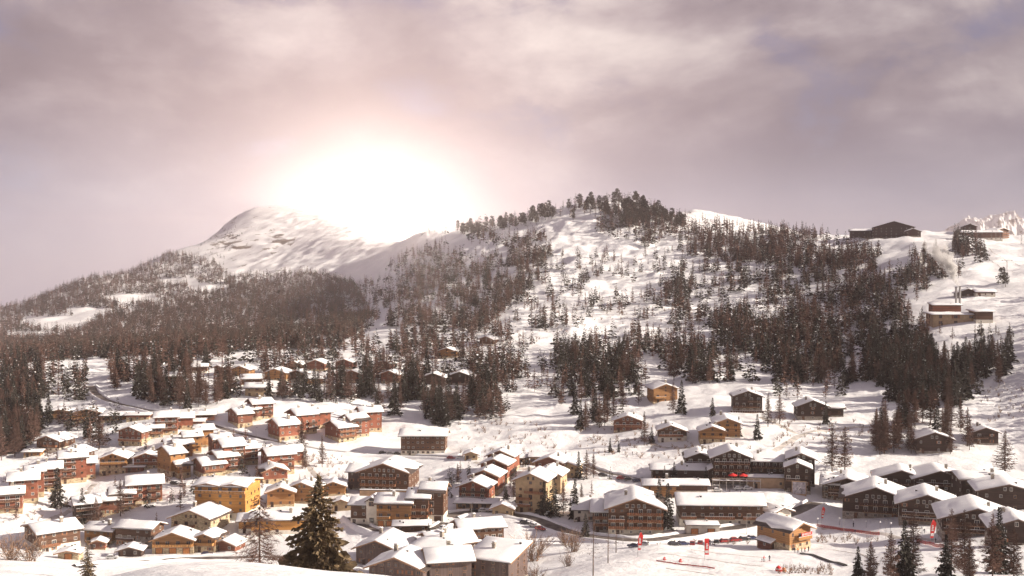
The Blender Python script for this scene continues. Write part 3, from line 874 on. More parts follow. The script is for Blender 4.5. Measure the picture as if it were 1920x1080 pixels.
    for r_ in range(rows):
        for c in range(cols):
            x = -w / 2 + w * (c + 0.5) / cols + brnd.uniform(-0.15, 0.15)
            onb = any(rr == r_ and -w / 2 + x0 * w <= x <= -w / 2 + x1 * w for rr, x0, x1 in bal)
            if garages and r_ == 0: continue
            if not onb and brnd.random() < 0.10: continue
            if onb: link('window', WIN[fr], thing, place(x, -0.02, r_ * sh + 0.15), th, (ww * 1.5, 1, min(2.05, sh * 0.8)))
            else:
                zz_ = r_ * sh + sh * 0.36
                y_ = -0.08 if zz_ < pl_h else -0.02
                ow = link('window', WIN[fr if brnd.random() < .7 else 'frame_wood'], thing, place(x, y_, zz_), th, (ww * brnd.uniform(.8, 1.15), 1, wh * brnd.uniform(.9, 1.1)))
                if brnd.random() < .18 and w / cols > 2.6: link('shutter', SHUT, ow, (0.52, 0, 0)); link('shutter', SHUT, ow, (-1.0, 0, 0))
    if ridge == 'front' and gwin and not mono:
        for c in range(gwin):
            x = (c - (gwin - 1) / 2) * min(2.1, w / (gwin + 1.6))
            lim = (zr - abs(x) * pitch) - h - 0.25
            hh = min(1.35, lim - 0.25)
            if hh > 0.45: link('window', WIN[fr], thing, place(x, -0.02, h + 0.05), th, (ww * 0.95, 1, hh))
    for g_ in range(garages):
        gw = min(2.8, w / garages * 0.72); x = -w / 2 + w * (g_ + 0.5) / garages
        link('garage_door', DOOR['garage_wood' if sty != 'brown' else 'wood_brown'], thing, place(x, -0.09, 0.02), th, (gw, 1, min(2.25, max(pl_h, 2.4) - 0.2)))
    if door and not garages:
        link('door', DOOR['wood_dark' if sty not in ('dark', 'black') else 'wood_brown'], thing, place(-w * 0.31 + brnd.uniform(-.4, .4), -0.09, 0.0), th, (1.15, 1, 2.1))
    # windows on the side that faces the viewer
    if sides:
        vx, vy = -(off.x + thing.location.x), -(off.y + thing.location.y)
        for sgn in (-1, 1):
            nx_, ny_ = sgn * ca, sgn * sa
            if nx_ * vx + ny_ * vy <= 0: continue
            sc_ = max(1, int(dep / 4.2))
            for r_ in range(rows):
                for c in range(sc_):
                    if brnd.random() < 0.2: continue
                    y = dep * (c + 0.5) / sc_ + brnd.uniform(-0.3, 0.3)
                    xx = sgn * (w / 2 + (0.08 if r_ * sh + sh * 0.36 < pl_h else 0.02))
                    link('window', WIN[fr], thing, place(xx, y, r_ * sh + sh * 0.36), th + sgn * math.pi / 2, (ww * 0.9, 1, wh))
    if chim:
        fa, fb = brnd.choice((-0.35, 0.3, 0.4)), brnd.uniform(0.3, 0.75)
        bpos = lo + (hi - lo) * fb
        a_ = fa * A
        zc = roof_line(a_, A, pitch, zr, kind) if not mono else zr - A * pitch
        if mono: a_ = 0
        x, y, _ = P(a_, bpos, 0)
        link('chimney', CHIM, roof, (x, y, zc + 0.5), 0.0, (brnd.uniform(.9, 1.2),) * 3)
    for _ in range(brnd.choice((0, 1, 1, 2))):
        a_ = brnd.uniform(-.75, .75) * A; bpos = lo + (hi - lo) * brnd.uniform(.15, .85)
        zc = zr + (a_ - A) * pitch if mono else zr - abs(a_) * pitch
        x, y, _z = P(a_, bpos, 0)
        link('vent', VENT, roof, (x, y, zc + zt + snow * .8), 0.0, (brnd.uniform(.7, 1.2),) * 3)
    cx, cy_ = off.x + thing.location.x - sa * dep / 2, off.y + thing.location.y + ca * dep / 2
    n = max(1, int(max(w, dep) / min(w, dep) + 0.6))
    for i in range(n):
        t = (i + 0.5) / n - 0.5
        ux, uy = (ca, sa) if w >= dep else (-sa, ca)
        BLOCKED.append((cx + ux * t * max(w, dep), cy_ + uy * t * max(w, dep), min(w, dep) / 2 + 0.8))

def building(name, label, cat, specs, group=None):
    """specs: list of (u, v, w, dep, h, rot, options); u, v = photo point of the front's foot"""
    t = None
    p0 = None
    for s in specs:
        u, v, w, dep, h, rot = s[:6]
        o = s[6] if len(s) > 6 else {}
        o = dict(o)
        dd = o.pop('dist', None)
        p = at_dist(u, dd) if dd else at(u, v)
        if math.isnan(p.x): print('NO GROUND', name, u, v); continue
        # stand on the lowest corner of the front
        th = R(rot)
        zs = [h1(p.x + math.cos(th) * k * w / 2, p.y + math.sin(th) * k * w / 2) for k in (-1, 0, 1)]
        p.z = min(zs) + 0.25 * (max(zs) - min(zs)) + o.pop('lift', 0.0)
        if t is None:
            t = empty(name, p); tag(t, label, cat, group)
        block(t, p, w, dep, h, rot, **o)
    return t

# ------------------------------------------------------------------ the village
F, S = dict(ridge='front'), dict(ridge='side')
def f(sty='brown', **k): return dict(ridge='front', sty=sty, **k)
def s(sty='brown', **k): return dict(ridge='side', sty=sty, **k)
full = lambda *r: [(q, 0.02, 0.98) for q in r]
B = building

# --- lower left
B('wooden_chalet', 'large brown chalet under twin snow slabs with pale ground floor, beside the valley road', 'chalet',
  [(112,1034,15,17,7.6,40,s('brown', pitch=0.24, bal=[(1,.05,.5)], rows=3, cols=4, base=2.8))])
B('stone_house', 'stone and timber house with long snow roof and bare stone gable facing right', 'house',
  [(250,1026,15,9,7.2,-14,s('stonewood', bal=[(1,.05,.55)], rows=3, cols=4, chim=False)), (184,1018,12,9,5.0,-14,s('larchlow', bal=[(0,.1,.95)], rows=2, cols=4))])
B('garden_hut', 'small red hut with pale pyramid-like snow roof in front of the stone house', 'hut', [(183,1031,5.5,5,2.7,8,f('redwood', base=0.4, rows=1, cols=2, chim=False, gwin=0, over=.8))])
B('garage_hut', 'low garage with orange door beside the large brown chalet', 'garage', [(128,1049,7,5,2.4,4,f('stone', garages=1, chim=False, gwin=0, sides=False, pitch=.22))])
B('carport', 'low timber carport with snow gable beside the valley road', 'carport', [(243,1044,8,6,2.3,6,f('dark', rows=1, cols=2, chim=False, gwin=0, base=.3, pitch=.3))])
B('stone_chalet', 'stone-fronted chalet with orange timber wings, balconies and three garage doors', 'chalet',
  [(358,1006,17,15,7.0,-14,f('stone', gwin=3, rows=2, cols=4, bal=[(1,.1,.6)])), (324,1038,15,10,5.2,2,f('larch', garages=3, bal=[(1,.02,.98)], rows=2, cols=4, gwin=0, chim=False)), (384,1036,8,9,5.6,-10,f('larch', rows=2, cols=2, bal=[(1,.05,.95)], gwin=1, chim=False))])
B('garden_hut', 'low red-brown shed under thick snow right of the stone-fronted chalet', 'shed', [(420,1033,9,8,2.6,-14,f('redwood', rows=1, cols=2, chim=False, base=.3, gwin=0))])
B('yellow_hotel', 'tall yellow timber hotel with two front gables and white ground floor', 'hotel',
  [(413,974,21,17,13.6,-7,s('yellow', gables=2, rows=5, cols=5, bal=[(4,0,1)], pitch=.2, chim=False, base=3.0))])
B('yellow_house', 'yellow timber house with front gable right of the tall yellow hotel', 'house', [(526,950,11,11,6.2,8,f('larchlow', rows=2, cols=3))])
B('yellow_house', 'ochre timber house with broad gable partly hidden by the big fir', 'house', [(566,944,13,10,6.6,-8,f('larchlow', rows=2, cols=3))])
B('yellow_house', 'long low yellow house with snow roof behind the bare larch', 'house', [(520,1002,20,10,6.0,4,s('yellow', rows=2, cols=5, base=1.8)), (470,1000,9,9,5.0,6,s('yellow', rows=2, cols=2, base=1.8, chim=False))])
B('red_roofed_shed', 'tiny pale shed between big fir and brown gabled hotel', 'shed', [(640,958,8,6,3.4,0,f('cream', rows=1, cols=2, chim=False, gwin=0)), (625,930,10,8,4.4,4,f('larchlow', rows=2, cols=2, chim=False))])

# --- red apartment houses of the left
B('apartment_building', 'red apartment house at the left edge, lowest of the red row', 'apartment block',
  [(14,962,11,11,8.0,22,s('red', rows=3, cols=3, bal=[(1,.1,.9),(2,.1,.9)])), (44,943,11,11,10.2,22,s('red', rows=4, cols=3, bal=[(1,.05,.45),(2,.05,.45),(3,.05,.45)])), (66,932,7,9,11.4,22,s('red', rows=4, cols=2))])
B('apartment_building', 'red apartment house with tall chimney wall behind the roadside spruce', 'apartment block',
  [(96,922,8,11,10.2,22,s('red', rows=4, cols=2, bal=full(1,2,3))), (138,906,11,12,11.5,24,s('red', rows=4, cols=3, bal=[(1,.05,.6),(2,.05,.6),(3,.05,.6)])), (164,899,7,10,7.8,24,s('red', rows=3, cols=2))])
B('wooden_chalet', 'brown chalet with wide snow gable against the dark wood at left', 'chalet', [(90,848,13,13,6.0,-13,f('brown', rows=2, cols=4, gwin=2, bal=[(1,.3,.9)]))])
B('garden_hut', 'small flat-roofed orange hut below the wood, left of the brown chalet', 'hut', [(60,856,8,6,2.8,6,s('larchlow', rows=1, cols=3, chim=False, pitch=.16))])
B('wooden_chalet', 'low chalet with long snow roof just behind the red chimney house', 'chalet', [(128,872,12,13,6.0,-10,f('brown', rows=2, cols=3))])
B('apartment_building', 'red stepped apartment house in the middle of the slope, broad snow roof, behind bare trees', 'apartment block',
  [(272,945,14,13,9.2,20,s('red', rows=3, cols=4, bal=[(0,.05,.4),(1,.05,.4),(2,.05,.4),(1,.6,.95),(2,.6,.95)])), (230,958,9,11,7.4,20,s('red', rows=3, cols=3, bal=full(1,2))), (202,967,9,11,6.6,20,s('redwood', rows=2, cols=3)), (164,980,9,11,8.0,28,s('dark', rows=3, cols=2, bal=full(1,2)))])
B('wooden_chalet', 'orange chalet with balcony over pale stone base below the red chalet', 'chalet', [(212,890,12,12,8.0,6,f('larch', rows=3, cols=4, bal=full(2), gwin=2, base=4.5))])
B('wooden_chalet', 'red-brown chalet with stacked balconies next to the orange chalet', 'chalet', [(274,880,11,11,6.2,6,f('redwood', rows=2, cols=3, bal=full(1)))])
B('garden_hut', 'flat snow-topped shelter in front of the red-brown chalet', 'shelter', [(252,886,8,5,2.6,4,s('redwood', rows=1, cols=2, chim=False, pitch=.12, base=.3))])
B('wooden_chalet', 'red gabled chalet with stone base and big front balcony under the ochre wall', 'chalet', [(244,836,13,13,7.2,-14,f('redwood', rows=3, cols=4, bal=full(1), gwin=3, base=3.6))])
B('apartment_building', 'row of red houses with overlapping snow roofs above the chalet with stone base', 'apartment block',
  [(288,822,9,10,6.0,16,s('redwood', rows=2, cols=3, bal=full(1))), (312,816,11,11,9.5,16,s('red', rows=3, cols=3, bal=full(1,2))), (345,806,9,10,6.4,16,s('red', rows=2, cols=2))])
B('lodge_building', 'wide low ochre lodge with two snow roofs at the bend of the upper road', 'lodge',
  [(162,792,15,14,5.6,14,f('larchlow', rows=2, cols=4, gwin=3, pitch=.26)), (112,786,13,12,4.4,14,f('larchlow', rows=1, cols=3, gwin=0, pitch=.2, chim=False)), (215,790,15,9,3.4,6,s('larchlow', rows=1, cols=5, chim=False, pitch=.08, mono=True))])
B('garage_block', 'flat red garage block between lodge and upper road', 'garage', [(258,789,12,8,3.4,4,s('red', rows=1, cols=3, chim=False, pitch=.05, mono=True, snow=.2)), (352,802,15,8,3.2,4,s('red', rows=1, cols=3, chim=False, pitch=.05, mono=True, snow=.25))])
B('apartment_building', 'tall timber apartment house with five balcony rows on its shaded gable', 'apartment block',
  [(334,893,7,14,10.6,42,s('larch', rows=4, cols=2)), (346,897,6,9,6.0,42,s('larch', rows=2, cols=2, chim=False))])
B('apartment_building', 'honey-coloured stepped houses with small snow roofs in the village middle', 'apartment block',
  [(345,858,8,9,7.0,26,s('larchlow', rows=3, cols=2)), (362,850,8,9,8.4,26,s('larchlow', rows=3, cols=2)), (385,838,8,9,8.6,26,s('larchlow', rows=3, cols=2)), (326,855,7,9,6.0,26,s('larchlow', rows=2, cols=2))])
B('apartment_building', 'red house with long sloping snow roof and dark gable, behind the yellow hotel', 'apartment block',
  [(402,896,10,13,6.2,36,s('redwood', rows=2, cols=3, bal=full(1))), (428,888,9,12,8.2,36,s('red', rows=3, cols=2, bal=[(1,.5,.95),(2,.5,.95)]))])
B('apartment_building', 'four-storey red-brown house with high snow roof right of the honey-coloured houses', 'apartment block',
  [(440,880,10,13,11.2,32,s('red', rows=4, cols=3, bal=[(1,.4,.9),(2,.4,.9),(3,.4,.9)])), (418,862,8,10,10.0,32,s('redwood', rows=3, cols=2)), (466,872,9,11,8.2,32,s('red', rows=3, cols=2, bal=full(1,2)))])
B('apartment_building', 'red house group stepping downhill, rightmost of the red houses by the shaded snow bank', 'apartment block',
  [(516,908,11,13,5.8,22,f('red', rows=2, cols=3)), (528,890,12,13,9.4,28,s('red', rows=3, cols=3, bal=[(1,.5,.95),(2,.5,.95)])), (550,872,10,11,6.6,28,s('red', rows=2, cols=2))])
# --- terraces along the upper road
B('apartment_building', 'stepped timber terrace above the upper road, leftmost of the three', 'apartment block',
  [(460,801,8,13,7.4,38,s('redwood', rows=3, cols=2)), (478,790,7,11,6.4,38,s('redwood', rows=2, cols=2)), (494,786,11,12,9.0,30,s('red', rows=3, cols=3, bal=[(1,.5,.95),(2,.5,.95)]))])
B('apartment_building', 'stepped timber terrace above the upper road, middle one with wide snow roofs', 'apartment block',
  [(543,824,11,14,8.4,36,s('red', rows=3, cols=3, base=2.6)), (576,814,11,13,10.4,36,s('red', rows=4, cols=3, bal=[(1,.55,.98),(2,.55,.98)])), (606,803,9,12,8.8,36,s('red', rows=3, cols=2))])
B('apartment_building', 'stepped timber terrace above the upper road, rightmost one with lit orange walls', 'apartment block',
  [(652,828,10,15,7.6,38,s('redwood', rows=3, cols=3, bal=full(1,2))), (676,820,10,13,9.6,34,s('red', rows=4, cols=3, bal=[(1,.05,.5),(2,.05,.5),(3,.05,.5)])), (697,810,11,12,11.0,20,s('red', rows=4, cols=3))])
B('garden_hut', 'small dark chalet beside the start of the upper terrace, half sunk in snow', 'hut', [(384,790,10,9,3.6,14,s('redwood', rows=1, cols=2, base=.4))])
B('hotel_building', 'long four-storey brown hotel with white ground floor beside the upper road', 'hotel',
  [(793,853,22,12,9.6,-2,s('brown', rows=4, cols=9, pitch=.34, base=2.2, over=1.3, win=(1.3,1.1), chim=False))])
B('garden_hut', 'tiny cream hut by the upper road right of the long brown hotel', 'hut', [(883,863,6,5,3.0,0,f('cream', rows=1, cols=2, chim=False, gwin=0))])
# --- centre
B('hotel_building', 'broad brown gabled hotel with three full-width orange balconies', 'hotel',
  [(720,922,22,19,9.0,-9,f('hotel', rows=3, cols=7, pitch=.34, bal=[(0,.02,.74),(1,.02,.74),(2,.02,.74)], gwin=5, over=1.5, chim=False)), (667,918,7,12,8.0,-9,s('grey', rows=3, cols=2, chim=False))])
B('retaining_wall', 'long tan retaining wall below the broad gabled hotel', 'wall', [(722,934,22,1.2,3.4,-4,s('tan', rows=0, cols=0, pitch=.02, chim=False, sides=False, mono=True, door=False, over=.15, snow=.25, cap='coping'))])['kind'] = 'thing'
B('apartment_building', 'terraced orange and brown houses with white stair tower and garages', 'apartment block',
  [(738,986,13.5,11,9.2,-6,s('larch', rows=3, cols=4, bal=[(1,.02,.4),(2,.02,.4),(1,.55,.98)], garages=4, base=2.6, pitch=.44)), (784,981,8,11,10.2,-6,s('brown', rows=4, cols=2, bal=full(1,2), base=2.6, pitch=.44, garages=2)), (810,977,9,11,11.8,-6,s('brown', rows=4, cols=3, bal=[(1,.05,.5),(2,.05,.5),(3,.05,.5)], base=2.6, pitch=.44, garages=2)), (674,983,7,9,8.0,-6,s('brown', rows=3, cols=2, chim=False)), (697,985,4.4,8,9.6,-6,f('white', rows=3, cols=1, pitch=.6, chim=False, gwin=1, over=.5, win=(2.0,1.7), door=False))])
B('garage_hut', 'low brown lock-up garages in front of the terraced houses', 'garage', [(772,999,13,6,2.8,4,s('brown', rows=1, cols=3, chim=False, pitch=.05, mono=True, base=.3, snow=.4))])
B('dark_lodge', 'grey-brown lodge with broad near snow roof beside the big fir, upper of two', 'lodge', [(706,1062,15,16,6.0,-14,f('grey', rows=2, cols=4, gwin=2, pitch=.38, over=1.3))])
B('dark_lodge', 'grey-brown lodge with slatted gable at the bottom edge beside the big fir', 'lodge', [(742,1096,16,12,5.2,-14,f('grey', rows=2, cols=6, gwin=5, pitch=.38, over=1.3))])
B('dark_lodge', 'long dark plank building with low snow roof right of the lodges', 'lodge', [(792,1086,14,22,8.4,-30,s('dark', rows=3, cols=4, pitch=.14))])
B('apartment_building', 'brown apartment house with roof sloping right, above the bottom-edge block', 'apartment block', [(848,1046,16,11,6.4,22,s('grey', rows=2, cols=4)), ])
B('apartment_building', 'brown apartment house with lit eaves row, furthest up the shaded bank', 'apartment block', [(905,1024,16,11,6.8,18,s('brown', rows=3, cols=6, bal=[(0,.5,.98),(1,.5,.98)], base=.6))])
B('apartment_building', 'plum-brown block with half shaded snow roof at the bottom edge', 'apartment block', [(845,1098,12,12,7.2,12,s('grey', rows=4, cols=3))])
B('apartment_building', 'plum-brown tall block with single-pitch snow roof by the shaded bank', 'apartment block', [(915,1098,13,14,7.6,-24,s('grey', rows=4, cols=4, mono=True, pitch=.16))])
for (u, v, lab, bl) in [(887, 946, 'red gabled house with balconies by the bend, lowest of four in a stepped row', full(1,2)), (908, 926, 'red gabled house, second lowest of four in a stepped row above the bend', full(1)), (926, 906, 'red gabled house, third of four in a stepped row above the bend', full(1)), (938, 888, 'red gabled house, topmost of four in a stepped row above the bend', full(1))]:
    B('red_house', lab, 'house', [(u, v, 12, 12, 8.0 if v < 940 else 7.4, -14, f('red', rows=3, cols=3, bal=bl, gwin=1, pitch=.4))], 'stepped red houses above the bend')
B('open_garage', 'long low open garage with pale posts at the bend', 'garage', [(892,957,16,6,2.9,-4,s('tan', rows=1, cols=5, pitch=.05, mono=True, chim=False, win=(2.0,1.8)))])
B('garden_hut', 'small cream hut with snow gable beside the main road bend', 'hut', [(942,968,8,6,3.2,-8,f('cream', rows=1, cols=2, chim=False, gwin=0, pitch=.42))])
B('tall_house', 'tall sand-coloured house with five floors behind four dark spruces', 'house', [(995,962,12.5,14,13.2,-16,f('cream', rows=5, cols=3, bal=[(1,.05,.5),(2,.05,.5),(3,.3,.95)], gwin=2, pitch=.42))])
B('tall_house', 'ochre house with steep snow gable just behind the tall sand-coloured house', 'house', [(1025,925,12,12,8.2,-16,f('cream', rows=3, cols=3, gwin=1, pitch=.42))])
B('tall_house', 'dark red house with sunlit tan side, uphill of the ochre house', 'house', [(1030,898,13,13,7.2,-18,f('redwood', rows=3, cols=3, gwin=0, pitch=.40)), (1066,896,7,11,5.6,-18,f('cream', rows=2, cols=2, chim=False))])
B('colonnade_building', 'long flat-roofed pavilion with pale posts across the open snow', 'pavilion',
  [(1030,872,18,8,3.6,-4,s('tan', rows=1, cols=7, mono=True, pitch=.03, chim=False, snow=.25, win=(1.9,1.7), door=False)), (972,872,10,8,3.4,8,s('tan', rows=1, cols=4, mono=True, pitch=.03, chim=False, snow=.25, win=(1.7,1.6), door=False))])
# --- chalets up in the trees
for (u, v, w, h, rr, rd, st, lab) in [
 (325,718,11,4.6,8,'s','brown','timber chalet with single snow slab in the wood, leftmost of the upper chalets'),
 (374,700,10,4.4,10,'s','brown','timber chalet with bright snow slab beyond the wood, second of the upper chalets'),
 (410,703,8,5.0,-30,'f','brown','narrow steep-gabled chalet between two snow-slab chalets'),
 (450,706,12,4.8,-10,'f','larchlow','honey-coloured chalet gable above the narrow clearing'),
 (472,724,13,4.6,8,'s','brown','brown chalet with broad snow slab above the stepped terrace'),
 (482,744,14,5.2,6,'s','cream','pale terraced house with three snow ledges above the stepped terrace'),
 (516,713,15,5.0,-8,'f','larchlow','wide honey-coloured chalet with long snow gable among larches'),
 (556,715,13,4.8,-16,'f','brown','brown chalet with snow roof falling right, among larches'),
 (550,697,11,5.0,-6,'f','brown','brown chalet directly behind the wide honey-coloured one'),
 (592,696,13,5.2,-12,'f','redwood','reddish chalet with broad gable under the bright glow'),
 (645,692,12,4.8,-10,'f','redwood','reddish chalet deep in trees under the bright glow'),
 (660,718,14,5.4,-12,'f','redwood','reddish chalet with bare roof streaks below the bright glow'),
 (718,694,11,5.0,-20,'f','redwood','reddish chalet with steep snow roof, farthest uphill right of the glow'),
 (730,718,12,5.8,-22,'f','redwood','tall reddish chalet with snow roof falling right, below the glow'),
 (812,722,15,5.4,-6,'f','dark','dark chalet with low gable beside the sunlit snow patch'),
 (862,722,18,5.2,-6,'f','dark','wide dark chalet with low gable right of the sunlit snow patch'),
 (838,672,14,4.8,-10,'f','larchlow','honey-coloured chalet on the upper clearing'),
 (912,648,12,4.8,-26,'f','brown','highest chalet, brown, with one bright roof slope on the wooded hill'),
 (590,722,10,4.2,6,'s','larchlow','small chalet with snow slab between two larger ones among larches')]:
    B('hillside_chalet', lab, 'chalet', [(u, v, w, w * 0.85, h, rr, (f if rd == 'f' else s)(st, rows=2, cols=3, gwin=1, chim=brnd.random() < .5, base=1.2))], 'upper chalets among the trees')
# --- right hillside
B('wooden_chalet', 'red-brown chalet with long balcony beside the tongue of wood', 'chalet', [(1177,808,14.5,12,6.0,-8,f('redwood', rows=2, cols=4, bal=full(1), gwin=3, base=.8, pitch=.36))])
B('wooden_chalet', 'brown chalet with white ground floor and orange balcony on the open slope', 'chalet', [(1258,828,12,11,6.2,-4,f('brown', rows=2, cols=3, bal=full(1), gwin=3, base=2.6)), (1276,826,6,9,4.6,-4,f('brown', rows=1, cols=1, gwin=0, chim=False))])
B('wooden_chalet', 'orange double chalet with two snow gables on the open slope', 'chalet', [(1336,830,12,11,6.2,-6,f('larch', rows=2, cols=3, bal=full(1), gwin=1, base=2.4)), (1364,820,12,18,7.4,-6,f('larchlow', rows=3, cols=3, bal=full(2), gwin=1))])
B('wooden_chalet', 'honey-fronted chalet half hidden by spruces above the open slope', 'chalet', [(1248,752,14,13,8.2,10,f('larchlow', rows=3, cols=3, bal=[(1,.05,.5)], gwin=1, base=.6))])
B('wooden_chalet', 'dark chalet with pale terrace and wide snow roof under the forest', 'chalet', [(1402,774,15,12,8.6,-6,f('dark', rows=3, cols=4, bal=[(0,-.1,1.05),(1,.0,.9),(2,.5,.95)], gwin=2, base=2.2))])
B('wooden_chalet', 'black chalet with white windows on the snow slope, broad low gable', 'chalet', [(1524,788,15.5,13,7.2,-6,f('black', rows=3, cols=3, gwin=2, pitch=.4, base=2.0)), (1565,782,9,9,4.6,-6,s('black', rows=1, cols=2, chim=False, pitch=.3))])
B('wooden_chalet', 'black chalet standing alone in blue shade at the right', 'chalet', [(1848,834,11.5,11,6.0,-8,f('black', rows=2, cols=2, gwin=0, bal=[(1,.0,.6)]))])
B('wooden_chalet', 'dark chalet behind the larch grove at the right', 'chalet', [(1752,850,16,12,7.0,-8,f('dark', rows=2, cols=4, gwin=2))])
# --- big dark hotel in the middle right
B('dark_hotel', 'large black-brown hotel of several gables with terrace and poster wall', 'hotel',
  [(1372,908,15.5,15,11.4,-6,f('dark', rows=4, cols=5, bal=full(1,2,3), gwin=4, pitch=.4, over=1.6, base=2.4)),
   (1312,892,12,15,7.6,-6,f('dark', rows=3, cols=3, bal=full(1,2), gwin=0, pitch=.38)),
   (1276,902,24,11,5.0,-4,s('dark', rows=2, cols=6, pitch=.26, base=1.6)),
   (1440,900,14,13,8.0,-5,s('dark', rows=3, cols=5, bal=full(2), pitch=.24)),
   (1502,910,11,15,11.6,-14,f('dark', rows=4, cols=3, gwin=2, pitch=.4)),
   (1495,924,10.5,9,10.5,-14,f('dark', rows=4, cols=3, bal=[(2,.05,.6)], gwin=1, pitch=.42, chim=False, over=.8)),
   (1347,905,8,7,5.6,-6,f('dark', rows=2, cols=2, gwin=0, chim=False, pitch=.5))])
B('terrace_wall', 'tan terrace wall with dark garage opening below the black-brown hotel', 'wall', [(1440,916,16,6,4.4,-6,s('tan', rows=1, cols=3, pitch=.02, mono=True, chim=False, sides=False, over=.3, snow=.3, cap='coping'))])['kind'] = 'thing'
B('flat_house', 'low house with two flat snow roofs in front of the black-brown hotel', 'house', [(1238,934,13,11,5.6,-4,s('larchlow', rows=2, cols=3, pitch=.2)), (1290,931,16,11,4.8,-4,s('brown', rows=2, cols=4, pitch=.2, chim=False))])
B('long_chalet', 'long chalet with huge snow roof, brown upper floor and white ground floor', 'chalet', [(1352,984,31,13,8.2,-3,s('brown', rows=3, cols=9, pitch=.40, bal=[(1,.02,.2),(1,.3,.66),(1,.76,.98)], base=2.7, over=1.4, chim=False))])
B('garage_hut', 'white flat-roofed garage in the bank below the long chalet', 'garage', [(1318,1002,12,6,3.2,-3,s('white', rows=1, cols=2, garages=2, pitch=.02, mono=True, chim=False, snow=.35, over=.25))])
B('big_chalet', 'large five-storey chalet with long orange balconies and thick curved snow roof', 'chalet',
  [(1192,1003,20,21,10.2,-5,f('hotel', rows=4, cols=6, bal=[(1,.0,.30),(2,.0,.30),(1,.34,1.),(2,.34,1.),(3,.34,1.)], gwin=4, pitch=.36, over=1.6, snow=.65, base=2.2)), (1134,998,9,19,7.6,-5,s('hotel', rows=3, cols=3, bal=full(1,2), pitch=.22, chim=False, snow=.8))])
B('white_house', 'low white house under a bright snow slab left of the large balconied chalet', 'house', [(1098,978,9,14,5.0,-2,s('white', rows=2, cols=2, pitch=.34))])
B('white_house', 'small white house with angled snow gables beside the main road', 'house', [(1466,979,9,8,4.0,28,f('white', rows=1, cols=2, gwin=0, pitch=.34, chim=False)), (1440,972,8,8,3.2,20,s('white', rows=1, cols=2, pitch=.1, mono=True, chim=False))])
ski_hut = B('ski_hut', 'wooden ski-school hut with red sign on the piste, thick snow roof', 'hut', [(1500,1030,10.2,14.5,7.0,34,f('larchlow', rows=2, cols=3, bal=[(1,.3,.95)], gwin=1, pitch=.42, over=1.3, snow=.8, base=2.2, chim=False))])
B('garden_hut', 'little red-brown hut with snow gable against the ski-school hut', 'hut', [(1457,1029,6,6,2.4,30,f('redwood', rows=1, cols=1, gwin=0, chim=False, base=.3, pitch=.45, over=.7, snow=.6))])
# --- right complex
R_ = dict(over=1.7, snow=.6, chim=True)
B('dark_chalet', 'dark chalet block with snow gable behind the plaza, leftmost of the right-hand group', 'chalet', [(1588,940,15,17,7.0,-18,f('dark', rows=3, cols=4, bal=full(1,2), gwin=0, pitch=.34, **R_)), (1556,936,6,12,6.2,-18,s('dark', rows=2, cols=2, chim=False, bal=full(1)))])
B('dark_chalet', 'big dark chalet with three balcony rows facing the plaza', 'chalet', [(1642,971,24,20,7.8,-18,f('dark', rows=3, cols=7, bal=[(1,.3,.85),(2,.25,.85)], gwin=4, pitch=.36, base=2.4, **R_))])
B('dark_chalet', 'dark chalet with snow gable peeping over the big dark chalet', 'chalet', [(1690,930,20,14,7.0,-16,f('dark', rows=3, cols=4, bal=full(2), gwin=0, pitch=.34, **R_))])
B('dark_chalet', 'dark chalet with white windows and tan entrance, right of the big dark chalet', 'chalet', [(1738,984,19,18,8.0,-18,f('dark', rows=4, cols=5, bal=[(1,.05,.95),(2,.05,.95)], gwin=4, pitch=.36, base=3.2, **R_))])
B('dark_chalet', 'dark chalet with smooth snow gable below the larch grove', 'chalet', [(1762,934,19,17,8.0,-12,f('dark', rows=3, cols=4, bal=full(2), gwin=0, pitch=.34, **R_))])
B('dark_chalet', 'flat dark block with rectangular snow slab in the right-hand group', 'chalet', [(1846,944,17,14,9.6,-4,s('dark', rows=3, cols=4, pitch=.22, **R_))])
B('dark_chalet', 'dark chalet with low wavy snow roofs at the right edge', 'chalet', [(1890,958,20,16,8.0,-14,f('dark', rows=2, cols=4, gwin=2, pitch=.26, **R_)), (1930,938,16,14,8.0,-8,s('dark', rows=2, cols=3, pitch=.2, chim=False))])
B('dark_chalet', 'dark chalet with arched attic windows behind the front larches', 'chalet', [(1832,1005,21,19,6.4,-16,f('dark', rows=3, cols=5, bal=full(1,2), gwin=4, pitch=.34, base=2.0, **R_))])
B('dark_chalet', 'dark annexe with rounded snow roof, lowest at the right edge', 'chalet', [(1906,1022,13,12,5.8,-14,f('dark', rows=2, cols=2, gwin=1, pitch=.36, **R_))])
# --- hill top and boiler house
B('boiler_house', 'concrete boiler house with flat snow roofs and twin steel flues on the slope', 'building',
  [(1792,606,30,15,7.6,-3,s('cream', rows=2, cols=3, mono=True, pitch=.05, chim=False, over=1.4, snow=.6, win=(2.4,2.2))), (1846,606,11,14,7.6,-3,s('brown', rows=0, cols=0, mono=True, pitch=.05, chim=False, over=1.4, door=False)), (1776,584,19,9,10.6,-3,s('redwood', rows=0, cols=0, mono=True, pitch=.14, chim=False, over=.8, door=False, dist=752))])
B('hill_hut', 'long low dark hut behind the boiler house', 'hut', [(1815,556,16,9,3.4,-8,f('dark', rows=1, cols=3, gwin=0, chim=False)), (1848,556,14,9,3.6,-4,s('brown', rows=1, cols=3, chim=False))])
B('summit_hotel', 'big plum-dark hotel block on the skyline of the hill', 'hotel', [(1676,446,42,30,12.5,-14,f('dark', rows=4, cols=8, gwin=0, pitch=.30, over=1.5, snow=.15, chim=False)), (1626,448,36,20,9,-14,s('dark', rows=2, cols=6, pitch=.2, chim=False)), (1712,444,16,12,6,-10,f('dark', rows=2, cols=3, gwin=0, chim=False))])
